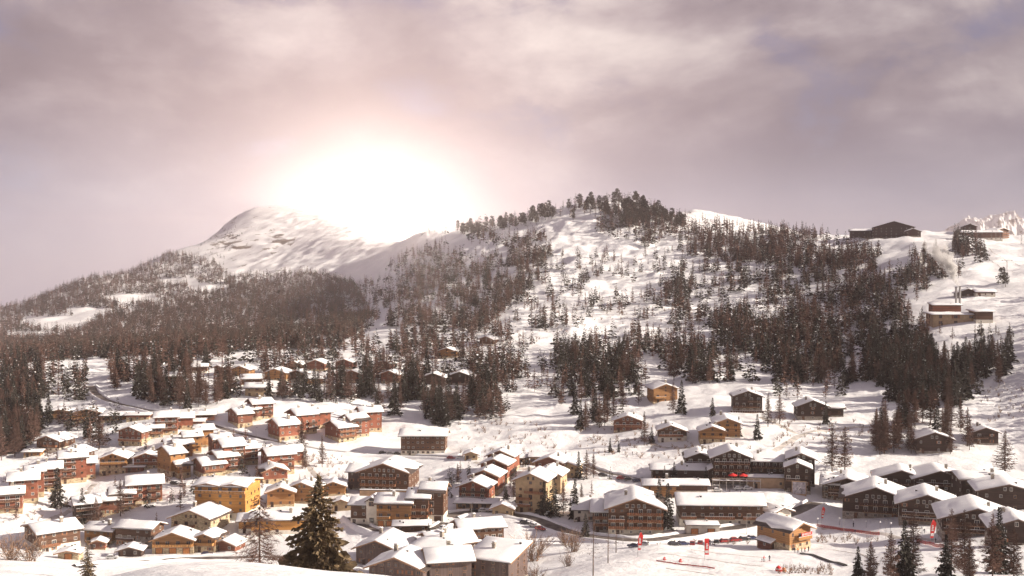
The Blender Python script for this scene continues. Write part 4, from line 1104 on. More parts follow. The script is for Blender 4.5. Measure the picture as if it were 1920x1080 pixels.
B('summit_hotel', 'long stepped timber hotel on the skyline at the far right', 'hotel', [(1842,447,40,18,8,-12,s('brown', rows=4, cols=9, pitch=.14, chim=False, mono=True)), (1880,448,18,16,10,26,f('brown', rows=5, cols=5, gwin=1, pitch=.25, chim=False, bal=full(1,2,3))), (1818,440,14,12,9,-10,f('dark', rows=3, cols=3, gwin=0, chim=False))])

# ------------------------------------------------------------------ trees
def blade(V, F, M, p, d, side, ln, wd, mi):
    """one flat spray: a kite from p along d"""
    i = len(V)
    q = p + d * ln * 0.55
    V.extend([p, q + side * wd, p + d * ln, q - side * wd]); F.append((i, i + 1, i + 2, i + 3)); M.append(mi)

def unit(v):
    return v / (np.linalg.norm(v) + 1e-9)

def trunk_mesh(h, r, rnd, lean=0.0, n=6):
    V, F = [], []
    segs = 5
    for k in range(segs + 1):
        t = k / segs
        rr = r * (1 - t) ** 0.8 + 0.012
        ox, oy = lean * t * t * h, 0.3 * lean * t * t * h
        for j in range(n):
            a = 2 * math.pi * j / n
            V.append(np.array([ox + rr * math.cos(a), oy + rr * math.sin(a), t * h - (0.8 if k == 0 else 0)]))
    for k in range(segs):
        for j in range(n):
            q = (j + 1) % n
            F.append((k * n + j, k * n + q, (k + 1) * n + q, (k + 1) * n + j))
    return V, F

def spruce(h, seed, nbr, nbl, rad=0.2, droop=0.35, snow=0.03, fine=1.0, base=0.06, shape=0.85):
    """needle crown: drooping limbs in uneven whorls, each a fan of flat sprays"""
    g = np.random.default_rng(seed)
    V, F, M = [], [], []
    gap = g.uniform(0, 2 * math.pi, 3)
    for b in range(nbr):
        t = base + (1 - base) * (b + g.random()) / nbr
        t = min(t, 0.995)
        az = b * 2.399 + g.uniform(-0.5, 0.5)
        rmax = rad * h * ((1 - t) ** shape) * (0.72 + 0.28 * math.sin(3 * az + gap[0] + 9 * t)) * g.uniform(0.6, 1.12) + 0.015 * h
        out = np.array([math.cos(az), math.sin(az), 0.0])
        sl = -droop * (1.15 - t) + 0.38 * max(0, t - 0.55) + g.uniform(-0.12, 0.12)
        root = np.array([0, 0, t * h])
        sidev = np.array([-out[1], out[0], 0])
        for k in range(nbl):
            s = (k + 0.25 + 0.5 * g.random()) / nbl
            p = root + out * rmax * s * 0.92 + np.array([0, 0, sl * rmax * s - 0.10 * rmax * s * s])
            d = unit(out * g.uniform(0.35, 1.0) + sidev * g.uniform(-1.0, 1.0) + np.array([0, 0, g.uniform(-0.55, 0.10)]))
            sd_ = unit(np.cross(d, np.array([g.normal(), g.normal(), 0.45 * g.normal()])))
            ln = fine * (0.42 + 0.30 * g.random()) * max(rmax, 0.05 * h) * (1.15 - 0.35 * s)
            blade(V, F, M, p, d, sd_, ln, ln * g.uniform(0.20, 0.34), 1 if g.random() < snow and t > 0.1 else 0)
    for k in range(max(6, nbl)):   # leader
        p = np.array([0, 0, h * g.uniform(0.90, 0.985)])
        a = g.uniform(0, 6.28)
        d = unit(np.array([math.cos(a) * 0.5, math.sin(a) * 0.5, 1.0]))
        blade(V, F, M, p, d, unit(np.cross(d, np.array([math.sin(a), 1, 0.2]))), 0.045 * h, 0.008 * h, 0)
    return V, F, M

def larch(h, seed, nbr, ntw, rad=0.2, wd=0.028, base=0.12, shape=0.75, up=0.12):
    """leafless crown: thin limbs with many fine twigs"""
    g = np.random.default_rng(seed)
    V, F, M = [], [], []
    def strip(p, q, w):
        d = unit(q - p); s = unit(np.cross(d, unit(g.normal(size=3))))
        i = len(V)
        V.extend([p + s * w, q + s * w * 0.15, q - s * w * 0.15, p - s * w]); F.append((i, i + 1, i + 2, i + 3)); M.append(0)
    ph = g.uniform(0, 6.28)
    for b in range(nbr):
        t = base + (1 - base) * (b + g.random()) / nbr
        az = b * 2.399 + g.uniform(-0.6, 0.6)
        rmax = rad * h * ((1.02 - t) ** shape) * (0.75 + 0.25 * math.sin(2 * az + ph + 7 * t)) * g.uniform(0.55, 1.15)
        out = np.array([math.cos(az), math.sin(az), 0.0])
        root = np.array([0, 0, t * h])
        lift = up * (0.4 + t) + g.uniform(-0.16, 0.14)
        mid = root + out * rmax * 0.55 + np.array([0, 0, (lift - 0.12) * rmax * 0.55])
        tip = root + out * rmax + np.array([0, 0, lift * rmax])
        strip(root, mid, wd * 1.5); strip(mid, tip, wd * 1.1)
        for k in range(ntw):
            s = g.uniform(0.15, 1.0)
            p = root + (mid - root) * (s / 0.55) if s < 0.55 else mid + (tip - mid) * ((s - 0.55) / 0.45)
            d = unit(out * g.uniform(0.1, 1.0) + np.array([-out[1], out[0], 0]) * g.uniform(-1, 1) + np.array([0, 0, g.uniform(-0.75, 0.45)]))
            strip(p, p + d * rmax * g.uniform(0.18, 0.42), wd * g.uniform(0.6, 1.0))
    return V, F, M

def pine(h, seed, nclump, nbl, rad=0.22):
    """arolla pine: blunt, lumpy crown of tufted clumps"""
    g = np.random.default_rng(seed)
    V, F, M = [], [], []
    for c in range(nclump):
        t = g.uniform(0.22, 0.97)
        r = rad * h * math.sqrt(max(0.05, 1 - ((t - 0.45) / 0.58) ** 2)) * g.uniform(0.35, 1.0)
        az = g.uniform(0, 6.28)
        ctr = np.array([r * math.cos(az), r * math.sin(az), t * h])
        cs = h * g.uniform(0.05, 0.085)
        for k in range(nbl):
            d = unit(g.normal(size=3) + np.array([0, 0, 0.5]))
            blade(V, F, M, ctr + d * cs * 0.15, d, unit(np.cross(d, g.normal(size=3))), cs * g.uniform(0.8, 1.5), cs * g.uniform(0.22, 0.36), 1 if g.random() < 0.015 else 0)
    return V, F, M

def tree_meshes(kind, h, seed, **kw):
    """-> (trunk arrays, crown arrays, crown materials)"""
    rnd = random.Random(seed)
    if kind == 'spruce': c = spruce(h, seed, **kw); mats = ['spruce_needles', 'roof_snow']
    elif kind == 'pine': c = pine(h, seed, **kw); mats = ['pine_needles', 'roof_snow']
    else: c = larch(h, seed, **kw); mats = ['larch_twigs']
    t = trunk_mesh(h * (0.97 if kind != 'pine' else 0.88), h * (0.0135 if kind == 'spruce' else 0.011 if kind == 'larch' else 0.016), rnd, rnd.uniform(-0.02, 0.02))
    return t, c, mats

H0 = 16.0
PROTO = {}      # kind -> list of (trunk mesh, crown mesh, joined mesh)
def proto(kind, n, seed0, **kw):
    out = []
    for i in range(n):
        (tv, tf), (cv, cf, cm), mats = tree_meshes(kind, H0, seed0 + i, **kw)
        tm = np_mesh('trunk', np.array(tv), np.array(tf), ['bark'])
        cmh = np_mesh('crown', np.array(cv), np.array(cf), mats, cm)
        jm = np_mesh(kind + '_tree', np.array(tv + cv), np.array(tf + [tuple(k + len(tv) for k in f) for f in cf]), ['bark'] + mats, [0] * len(tf) + [1 + m for m in cm])
        out.append((tm, cmh, jm))
    PROTO[kind] = out
proto('spruce', 5, 100, nbr=130, nbl=7, rad=0.235, snow=0.009)
proto('larch', 5, 200, nbr=170, ntw=14, rad=0.25, wd=0.10)
proto('pine', 4, 300, nclump=75, nbl=11)

def low(kind, seed):
    if kind == 'spruce': c = spruce(H0, seed, 30, 4, rad=0.26, fine=1.5, snow=0.012, base=0.08)
    elif kind == 'pine': c = pine(H0, seed, 22, 6)
    else: c = larch(H0, seed, 40, 5, rad=0.25, wd=0.36)
    return np.array(c[0]), np.array(c[1]), np.array(c[2])
def tiny(kind, seed):
    if kind == 'spruce': c = spruce(H0, seed, 15, 3, rad=0.27, fine=2.0, snow=0.0, base=0.08)
    elif kind == 'pine': c = pine(H0, seed, 14, 4)
    else: c = larch(H0, seed, 22, 3, rad=0.25, wd=0.55)
    return np.array(c[0]), np.array(c[1]), np.array(c[2])
TINY = {k: [tiny(k, s_) for s_ in range(4)] for k in ('spruce', 'larch', 'pine')}
LOW = {k: [low(k, s) for s in range(4)] for k in ('spruce', 'larch', 'pine')}

blk = np.array(BLOCKED)
GRID = {}
for (bx, by, br) in BLOCKED:
    c = 20.0
    for ix in range(int((bx - br - 4) // c), int((bx + br + 4) // c) + 1):
        for iy in range(int((by - br - 4) // c), int((by + br + 4) // c) + 1):
            GRID.setdefault((ix, iy), []).append((bx, by, br))
def free(x, y, pad=1.5):
    for (bx, by, br) in GRID.get((int(x // 20), int(y // 20)), ()):
        if (x - bx) ** 2 + (y - by) ** 2 < (br + pad) ** 2: return False
    return True

def inside(u, v, poly):
    r = np.zeros(len(u), bool)
    n = len(poly)
    for i in range(n):
        (x0, y0), (x1, y1) = poly[i], poly[(i + 1) % n]
        cond = ((y0 > v) != (y1 > v)) & (u < (x1 - x0) * (v - y0) / (y1 - y0 + 1e-9) + x0)
        r ^= cond
    return r

GLADES = [  # open snow inside the woods: (u, v, half width, half height)
 (110, 605, 75, 16), (165, 585, 50, 9), (245, 560, 50, 8), (335, 528, 35, 7), (385, 540, 40, 9), (60, 628, 60, 6),
 (720, 632, 40, 14), (835, 690, 55, 12), (605, 640, 50, 10), (560, 612, 60, 8), (690, 585, 60, 8), (900, 470, 60, 12), (860, 455, 30, 10), (960, 440, 35, 10), (1045, 425, 40, 14),
 (980, 720, 40, 10), (970, 750, 45, 14), (1000, 770, 50, 30), (930, 700, 30, 8), (1060, 640, 60, 6),
 (1150, 540, 60, 14), (1240, 520, 50, 10), (1340, 520, 60, 9), (1400, 560, 60, 8), (1520, 575, 45, 8), (1620, 590, 40, 8), (1700, 615, 60, 9), (1560, 540, 40, 7), (1620, 655, 50, 7), (1760, 650, 70, 10),
 (1290, 640, 60, 7), (1440, 690, 40, 7), (1600, 690, 25, 16), (1650, 740, 30, 14), (1800, 612, 95, 16), (1840, 640, 60, 10), (1250, 768, 30, 14)] + [(u_, v_ + 10, 24, 15) for (u_, v_) in ((325,718),(374,700),(410,703),(450,706),(472,724),(482,744),(516,713),(556,715),(592,696),(660,718),(730,718),(812,722),(862,722),(838,672),(912,648))]
PEOPLE_TREES = []
ZONES = [
 # polygon of the feet, count, (spruce, larch, pine), heights, label, group
 ([(0,568),(60,550),(150,514),(250,484),(300,474),(345,478),(400,490),(430,520),(500,515),(580,510),(660,530),(700,590),(640,650),(420,662),(200,672),(0,684)], 11000, (.55,.45,0), (13,19), 'far', None),
 ([(300,480),(345,452),(400,425),(440,405),(455,440),(420,500),(350,498)], 105, (.9,.1,0), (7,11), 'far', None),
 ([(0,690),(85,685),(85,800),(45,852),(0,875)], 148, (.55,.45,0), (15,21), 'tall dense conifer in the dark wood at the left edge', 'conifers of the wood at the left edge'),
 ([(90,690),(165,690),(160,752),(90,750)], 38, (.7,.3,0), (12,17), 'conifer beside the lift mast and the bend of the upper road', 'conifers beside the bend of the upper road'),
 ([(200,690),(420,655),(440,738),(400,762),(330,768),(250,752),(215,735)], 210, (.4,.6,0), (14,20), 'conifer in the wood above the upper road', 'conifers of the wood above the upper road'),
 ([(85,790),(130,785),(220,785),(225,830),(165,835),(150,815)], 35, (.6,.4,0), (11,16), 'conifer between the wood and the wide ochre building', 'conifers round the wide ochre building'),
 ([(420,640),(640,600),(900,600),(1000,640),(960,745),(900,775),(720,785),(700,760),(580,752),(440,745)], 700, (.45,.55,0), (13,19), 'conifer among the upper chalets below the bright ridge', 'conifers among the upper chalets'),
 ([(700,790),(760,740),(850,735),(870,780),(840,800)], 38, (.35,.65,0), (16,21), 'tall feathery conifer behind the long brown hotel', 'conifers behind the long brown hotel'),
 ([(640,560),(770,470),(900,440),(1025,445),(1035,480),(985,560),(900,620),(700,605)], 1100, (.45,.55,0), (13,19), 'conifer on the hillside right of the bright spot', 'conifers on the hillside below the ridge'),
 ([(770,440),(870,415),(1000,398),(1055,374),(1110,362),(1200,368),(1262,390),(1300,412),(1280,425),(1180,424),(1100,412),(1030,418),(900,440)], 560, (.1,.3,.6), (13,18), 'rounded pine on the crest of the wooded hill', 'pines on the crest of the wooded hill'),
 ([(1110,402),(1270,408),(1440,432),(1565,442),(1600,468),(1650,478),(1640,512),(1500,505),(1350,490),(1240,472),(1120,440)], 980, (.35,.65,0), (14,19), 'conifer in the dark belt of forest under the crest', 'conifers of the belt under the crest'),
 ([(1010,480),(1240,480),(1300,560),(1210,602),(1010,622),(960,600)], 210, (.6,.4,0), (9,18), 'lone conifer on the open snowfield of the hill', 'conifers on the open snowfield'),
 ([(1230,500),(1500,510),(1740,525),(1740,640),(1500,655),(1260,622)], 820, (.5,.5,0), (13,19), 'conifer on the broken slope left of the boiler house', 'conifers on the broken slope'),
 ([(1040,655),(1200,622),(1500,630),(1720,640),(1760,700),(1560,722),(1440,715),(1260,722),(1230,690),(1050,730)], 700, (.6,.4,0), (13,19), 'conifer in the forest above the hillside chalets', 'conifers above the hillside chalets'),
 ([(1055,650),(1200,655),(1215,752),(1150,798),(1085,812),(1062,765)], 105, (.45,.55,0), (13,20), 'tall conifer in the tongue of wood beside the brown chalet', 'conifers in the tongue of wood'),
 ([(870,690),(1060,680),(1060,760),(980,790),(890,790)], 113, (.5,.5,0), (9,16), 'conifer on the steep snow above the long low building', 'conifers on the steep snow above the low building'),
 ([(1640,690),(1900,672),(1880,722),(1800,765),(1700,765),(1640,745)], 175, (.65,.35,0), (14,21), 'dark conifer in the wood above the roofs at the right', 'conifers above the roofs at the right'),
 ([(1635,800),(1800,785),(1822,848),(1640,862)], 45, (.15,.85,0), (15,20), 'bare larch in the grove behind the dark chalets', 'larches in the grove behind the dark chalets'),
 ([(1455,690),(1560,690),(1600,740),(1560,755),(1450,745)], 28, (.3,.7,0), (10,15), 'bare conifer above the black chalet', 'conifers above the black chalet'),
 ([(1700,478),(1820,468),(1800,522),(1700,525)], 122, (.4,.6,0), (11,15), 'conifer in the thicket behind the smoking chimney', 'conifers behind the smoking chimney'),
 ([(1785,448),(1832,448),(1850,492),(1800,500)], 59, (.6,.4,0), (13,18), 'conifer under the upper hotel above the chimney', 'conifers under the upper hotel'),
 ([(1862,532),(1905,525),(1908,552),(1868,556)], 15, (.2,.1,.7), (9,13), 'dark pine beside the snow heap of the boiler house', 'pines beside the snow heap'),
 ([(1660,615),(1900,625),(1900,668),(1660,662)], 60, (.35,.65,0), (6,10), 'thin young conifer below the boiler house', 'young conifers below the boiler house'),
 ([(90,850),(560,800),(600,880),(560,960),(300,1010),(20,1000),(20,900)], 75, (.35,.65,0), (5,11), 'small conifer in the gardens between the red houses', 'small conifers in the gardens between the red houses'),
 ([(840,880),(1100,870),(1200,905),(1080,960),(960,950),(840,940)], 36, (.5,.5,0), (5,10), 'small conifer in the gardens above the main road bend', 'small conifers above the main road bend'),
 ([(1930,540),(2200,540),(2200,780),(1930,760)], 105, (.5,.5,0), (15,21), 'far', None),
]
TREES = []      # (kind, x, y, z, h, label, group)
def scatter():
    g = np.random.default_rng(77)
    for (poly, n, mixw, hr, label, grp) in ZONES:
        pu = np.array([p[0] for p in poly]); pv = np.array([p[1] for p in poly])
        got = 0
        kinds = ('spruce', 'larch', 'pine')
        u = g.uniform(pu.min(), pu.max(), n * 6); v = g.uniform(pv.min(), pv.max(), n * 6)
        ok = inside(u, v, poly)
        # natural thickets and gaps
        ok &= (fbm(u, v * 2.2, 60, 3, 9) + g.uniform(-0.3, 0.3, len(u))) > (-0.40 if n > 5000 else -0.22)
        for (gu, gv, ru, rv) in GLADES:
            ok &= (((u - gu) / ru) ** 2 + ((v - gv) / rv) ** 2 + 0.6 * fbm(u, v, 18, 2, 31)) > 0.9
        u, v = u[ok][:n], v[ok][:n]
        pts = survey(u, v)
        for p in pts:
            if np.isnan(p[0]) or not free(p[0], p[1]): continue
            k = kinds[int(np.searchsorted(np.cumsum(mixw), g.random()))] if g.random() < 1 else 'spruce'
            hgt = g.uniform(*hr) * (1.0 if g.random() < 0.82 else g.uniform(0.5, 0.85))
            TREES.append((k, p[0], p[1], p[2], hgt, label, grp))
scatter()
# largest three hundred of each kind are trees of their own, the rest read as one wood
TREES.sort(key=lambda t: -t[4] / t[2 - 0])
cnt = {'spruce': 0, 'larch': 0, 'pine': 0}
MASS = []
g_t = np.random.default_rng(5)
def plant(kind, x, y, z, h, label, group, var=None, parts=True, rz=None, wide=1.0, name=None):
    ms = PROTO[kind][int(g_t.integers(len(PROTO[kind]))) if var is None else var]
    s = h / H0
    sx = s * wide
    rz = g_t.uniform(0, 6.28) if rz is None else rz
    nm = name or (kind + '_tree')
    if parts:
        e = empty(nm, (x, y, z - 0.15), rz)
        link('trunk', ms[0], e, sc=(sx, sx, s)); link('crown', ms[1], e, sc=(sx, sx, s))
    else:
        e = link(nm, ms[2], None, (x, y, z - 0.15), rz, (sx, sx, s))
    tag(e, label, 'tree', group)
    return e
for (k, x, y, z, h, label, grp) in TREES:
    if label != 'far' and cnt[k] < (150 if k == 'pine' else 285):
        cnt[k] += 1
        word = {'spruce': 'dark spruce', 'larch': 'bare brown larch', 'pine': 'round pine'}[k]
        lab = label
        for w_ in ('conifer', 'rounded pine', 'bare larch', 'dark pine'):
            if w_ in lab:
                lab = lab.replace('dark ' + w_, w_).replace('bare ' + w_, w_).replace(w_, word); break
        lab = lab.replace('dark dark', 'dark').replace('tall dense dark', 'tall dark')
        plant(k, x, y, z, h, lab, word.split()[-1] + ': ' + grp, parts=(h * FPX / y) > 52, wide=g_t.uniform(0.85, 1.25))
    else:
        MASS.append((k, x, y, z, h))
def mass_of_trees():
    g = np.random.default_rng(19)
    VV, FF, MI = [], [], []
    off = 0
    mid = {'spruce': 0, 'larch': 2, 'pine': 3}
    for (k, x, y, z, h) in MASS:
        v, f, m = (LOW if y < 1350 else TINY)[k][int(g.integers(4))]
        a = g.uniform(0, 6.28); s = h / H0; w = s * g.uniform(0.9, 1.3)
        c, sn = math.cos(a), math.sin(a)
        q = np.stack([(v[:, 0] * c - v[:, 1] * sn) * w + x, (v[:, 0] * sn + v[:, 1] * c) * w + y, v[:, 2] * s + z - 0.2], 1)
        VV.append(q); FF.append(f + off); MI.append(np.where(m == 1, 1, mid[k])); off += len(v)
        # stem: a slim three-sided spindle
        r = 0.16 * s * 1.2
        t = np.array([[x + r, y, z - 0.5], [x - r * .5, y + r, z - 0.5], [x - r * .5, y - r, z - 0.5], [x, y, z + 0.9 * h]])
        VV.append(t); FF.append(np.array([[0, 1, 3, 3], [1, 2, 3, 3], [2, 0, 3, 3]]) + off); MI.append(np.full(3, 4)); off += 4
    V = np.concatenate(VV); F = np.concatenate(FF); M = np.concatenate(MI)
    # quads whose last two corners coincide become triangles
    tri = np.concatenate([F[:, [0, 1, 2]], F[:, [0, 2, 3]]]); mm = np.concatenate([M, M])
    keep = (tri[:, 0] != tri[:, 1]) & (tri[:, 1] != tri[:, 2]) & (tri[:, 0] != tri[:, 2])
    me = np_mesh('distant_forest', V, tri[keep], ['spruce_needles', 'roof_snow', 'larch_twigs', 'pine_needles', 'bark'], mm[keep])
    tag(link('distant_forest', me), 'distant forest of small conifers covering the far mountain flanks', 'forest', kind='stuff')
mass_of_trees()

# ------------------------------------------------------------------ single trees
def bush_mesh(h, seed, nst, ntw, wd):
    """leafless bush: a spray of stems from the root, each breaking into twigs"""
    g = np.random.default_rng(seed)
    V, F_ = [], []
    def strip(p, q, w):
        d = unit(q - p); s_ = unit(np.cross(d, unit(g.normal(size=3))))
        i = len(V); V.extend([p + s_ * w, q + s_ * w * 0.2, q - s_ * w * 0.2, p - s_ * w]); F_.append((i, i + 1, i + 2, i + 3))
    for k in range(nst):
        az = g.uniform(0, 6.28); sp = g.uniform(0.1, 0.75)
        d = unit(np.array([math.cos(az) * sp, math.sin(az) * sp, 1.0]))
        p0 = np.array([g.normal() * 0.06 * h, g.normal() * 0.06 * h, -0.1 * h])
        ln = h * g.uniform(0.6, 1.0)
        p1 = p0 + d * ln * 0.5; p2 = p1 + unit(d + g.normal(size=3) * 0.18) * ln * 0.5
        strip(p0, p1, wd * 1.4); strip(p1, p2, wd)
        for j in range(ntw):
            t = g.uniform(0.2, 1); p = p0 + (p1 - p0) * t * 2 if t < .5 else p1 + (p2 - p1) * (t - .5) * 2
            strip(p, p + unit(d + g.normal(size=3) * 0.55) * h * g.uniform(0.12, 0.3), wd * 0.7)
    return np.array(V), np.array(F_)
BUSH = [np_mesh('twigs', *bush_mesh(6.0, 400 + i, 34, 14, 0.05), ['shrub_twigs']) for i in range(3)]
def bush(u, v, vtop, label, wide=1.0, group=None):
    p = at(u, v); h = (v - vtop) / FPX * p.y
    e = empty('bare_bush', (p.x, p.y, p.z - 0.1), g_t.uniform(0, 6.28))
    link('twigs', BUSH[int(g_t.integers(3))], e, sc=(h / 6 * wide, h / 6 * wide, h / 6))
    tag(e, label, 'bush', group)

def custom_tree(name, u, vtop, dist, label, crown, mats, trunk_r, h=None):
    p = at_dist(u, dist)
    ub, vb = project([(p.x, p.y, p.z)])
    hh = (vb[0] - vtop) / FPX * dist if h is None else h
    V, F_, M = crown(hh)
    tv, tf = trunk_mesh(hh * 0.97, trunk_r, random.Random(3), 0.01, 8)
    e = empty(name, (p.x, p.y, p.z - 0.2))
    link('trunk', np_mesh('trunk', np.array(tv), np.array(tf), ['bark']), e)
    link('crown', np_mesh('crown', np.array(V), np.array(F_), mats, M), e)
    tag(e, label, 'tree')
    return e
def fir_crown(h, seed=900, nbr=250, nbl=28, rad=0.52):
    V, F_, M = spruce(h, seed, nbr, nbl, rad=rad, droop=0.22, snow=0.004, fine=0.46, base=0.04, shape=0.80)
    V2, F2, M2 = larch(h, seed + 1, nbr // 2, 6, rad=rad * 0.8, wd=0.03, base=0.04, shape=0.8)
    o = len(V)
    return V + V2, F_ + [tuple(k + o for k in q) for q in F2], M + [2] * len(F2)
custom_tree('fir_tree', 597, 888, 165, 'big brown-green fir in the foreground behind the snow brow', fir_crown, ['fir_needles', 'roof_snow', 'bark'], 0.30)
def bare_larch(h, seed=930, nbr=105, ntw=60, rad=0.44, wd=0.034):
    return larch(h, seed, nbr, ntw, rad=rad, wd=wd, base=0.1, shape=0.62, up=-0.30)
custom_tree('larch_tree', 484, 922, 158, 'bare spreading larch left of the big brown-green fir', bare_larch, ['larch_twigs'], 0.20)
custom_tree('fir_tree', 160, 1012, 262, 'small dark fir beside the valley road at bottom left', lambda h: fir_crown(h, 960, 150, 16, 0.36), ['fir_needles', 'roof_snow', 'bark'], 0.18)
# tall thin larches and spruces along the lower right edge
for i, (k, u, vt, d, lab) in enumerate([
 ('spruce', 1612, 1022, 232, 'small dark spruce at the bottom edge, leftmost of the near row at the right'),
 ('larch', 1636, 1012, 228, 'pale bare larch touching the small dark spruce at the bottom edge'),
 ('larch', 1674, 992, 226, 'slender bare larch with visible trunk at the bottom edge'),
 ('spruce', 1700, 972, 230, 'broad dark spruce in the near row at the bottom right'),
 ('larch', 1716, 956, 240, 'tall brown larch rising behind the broad dark spruce'),
 ('spruce', 1778, 1000, 226, 'dark spruce under two larches in the near row at the bottom right'),
 ('larch', 1788, 950, 238, 'tall brown larch in front of the arched-window chalet, left one'),
 ('larch', 1812, 952, 244, 'tall brown larch in front of the arched-window chalet, right one'),
 ('larch', 1822, 1008, 220, 'pale shorter larch between tall brown larches at the bottom edge'),
 ('larch', 1866, 958, 238, 'tall brown larch before the annexe at the right edge'),
 ('spruce', 1878, 948, 252, 'thin dark-topped spruce before the annexe at the right edge'),
 ('larch', 1906, 985, 226, 'bare larch cut by the right edge of the picture')]):
    if k == 'spruce': custom_tree('spruce_tree', u, vt, d, lab, lambda h, i=i: spruce(h, 970 + i, 170, 13, rad=0.27, snow=0.02, fine=0.75), ['spruce_needles', 'roof_snow'], 0.16)
    else: custom_tree('larch_tree', u, vt, d, lab, lambda h, i=i: larch(h, 990 + i, 180, 38, rad=0.28, wd=0.05), ['larch_twigs'], 0.15)
for i, (u, v, vt, lab) in enumerate([(1113, 1082, 955, 'thin bare larch pole with few twigs, tallest below the main road'), (1141, 1056, 975, 'thin bare larch pole, second one below the main road'), (1156, 1036, 980, 'thin bare larch pole nearest the main road')]):
    p = at(u, v)
    custom_tree('larch_tree', u, vt, p.y, lab, lambda h, i=i: larch(h, 1040 + i, 46, 9, rad=0.22, wd=0.035, base=0.3), ['larch_twigs'], 0.16)
for (k, u, v, vt, wide, lab) in [
 ('spruce', 1252, 993, 905, .95, 'dense tall spruce right of the large balconied chalet'), ('spruce', 1236, 985, 897, .9, 'dark spruce just behind the dense tall spruce'),
 ('spruce', 1078, 974, 897, .85, 'slim dark spruce beside the low white house'), ('spruce', 1020, 966, 902, 1.05, 'dark spruce in front of the tall sand-coloured house, left one'),
 ('spruce', 1038, 968, 896, 1.05, 'dark spruce in front of the tall sand-coloured house, right one'), ('larch', 1056, 964, 898, 1.1, 'bare larch right of the sand-coloured house spruces'),
 ('spruce', 1098, 1010, 962, 1.15, 'broad low spruce at the inner bend of the main road'), ('spruce', 108, 951, 876, 1.15, 'tall dark spruce in front of the red apartment row'),
 ('spruce', 154, 980, 914, .95, 'slim spruce at the corner of the stepped red house'), ('larch', 180, 984, 930, 1.5, 'bushy brown larch below the stepped red house'),
 ('larch', 226, 968, 898, 1.2, 'bare larch in front of the stepped red house balconies'), ('spruce', 804, 1004, 980, 1.2, 'little spruce in front of the terraced houses'),
 ('larch', 1560, 884, 795, 1.2, 'bare larch left of a pair behind the plaza'), ('larch', 1584, 884, 798, 1.2, 'bare larch right of a pair behind the plaza'),
 ('larch', 1884, 890, 806, 1.3, 'round brown larch in blue shade at the right edge'), ('spruce', 1085, 897, 846, .9, 'slim spruce in the small clump on the open snow, left one'),
 ('larch', 1100, 898, 842, 1.0, 'bare larch in the small clump on the open snow, middle'), ('larch', 1113, 896, 848, 1.0, 'bare larch in the small clump on the open snow, right one'),
 ('larch', 566, 840, 782, 1.3, 'tall bare larch beside the upper road'), ('larch', 572, 880, 830, 1.0, 'thin larch on the bank under the upper road'), ('larch', 604, 876, 815, .8, 'leafless pole larch on the bank under the upper road'),
 ('spruce', 1264, 905, 865, .9, 'little spruce at the left wing of the black-brown hotel'), ('spruce', 1246, 906, 872, .8, 'smaller spruce at the left wing of the black-brown hotel'), ('spruce', 1324, 910, 874, .9, 'spruce before the porch gable of the black-brown hotel'),
 ('spruce', 1144, 848, 820, .9, 'young spruce on the open slope, left of two'), ('spruce', 1160, 848, 826, .9, 'young spruce on the open slope, right of two'), ('spruce', 1336, 780, 745, 1.0, 'single spruce left of the dark chalet with terrace'),
 ('spruce', 1420, 825, 776, 1.0, 'dark spruce right of the orange double chalet'), ('spruce', 1385, 818, 780, 1.0, 'bushy spruce against the orange double chalet'), ('larch', 1440, 800, 735, 1.0, 'bare larch on the slope left of the black chalet'), ('larch', 1462, 795, 735, 1.1, 'bushy bare larch beside the black chalet'),
 ('spruce', 1548, 795, 752, .8, 'slim spruce against the front of the black chalet'), ('larch', 1208, 835, 770, .9, 'bare larch between the two brown chalets'), ('spruce', 1222, 830, 800, 1.1, 'round small spruce beside the chalet with white ground floor'),
 ('larch', 1262, 775, 715, 1.0, 'bare larch in front of the honey-fronted chalet'), ('spruce', 1278, 775, 712, .9, 'spruce right of the honey-fronted chalet'), ('larch', 478, 790, 758, 1.0, 'small larch in front of the leftmost stepped terrace'),
 ('larch', 186, 842, 785, 1.8, 'round brown leafless tree left of the red gabled chalet'), ('spruce', 163, 862, 838, 1.3, 'small spruce beside the low chalet with long roof'), ('larch', 1090, 935, 905, 1.0, 'small larch uphill of the low white house'),
 ('larch', 1368, 968, 915, .8, 'bare tree in front of the long chalet, left one'), ('larch', 1388, 968, 918, .8, 'bare tree in front of the long chalet, right one'), ('larch', 858, 905, 868, 1.1, 'bushy larch left of the stepped red houses'), ('spruce', 948, 940, 905, 1.1, 'dark spruce between stepped red houses and sand-coloured house'), ('larch', 963, 935, 900, 1.2, 'brown larch between stepped red houses and sand-coloured house')]:
    p = at(u, v)
    plant(k, p.x, p.y, p.z, (v - vt) / FPX * p.y, lab, None, wide=wide * 1.05)
for (u, v, vt, wd_, lab, gr) in [(1000, 1052, 992, 1.3, 'large round leafless bush on the shaded bank by the main road', None), (1060, 1022, 988, 1.0, 'leafless bush at the roadside bend, left one', None), (1076, 1035, 984, 1.0, 'leafless bush at the roadside bend, right one', None),
  (1003, 1092, 1054, 1.2, 'leafless bush at the bottom edge beside the plum-brown block', None), (22, 1050, 996, 1.6, 'wide leafless bush at the left edge above the valley road', None), (58, 1052, 1006, 1.4, 'leafless bush beside the large brown chalet', None), (1065, 1062, 1030, 1.0, 'small leafless bush on the gully slope', None)]:
    bush(u, v, vt, lab, wd_, gr)

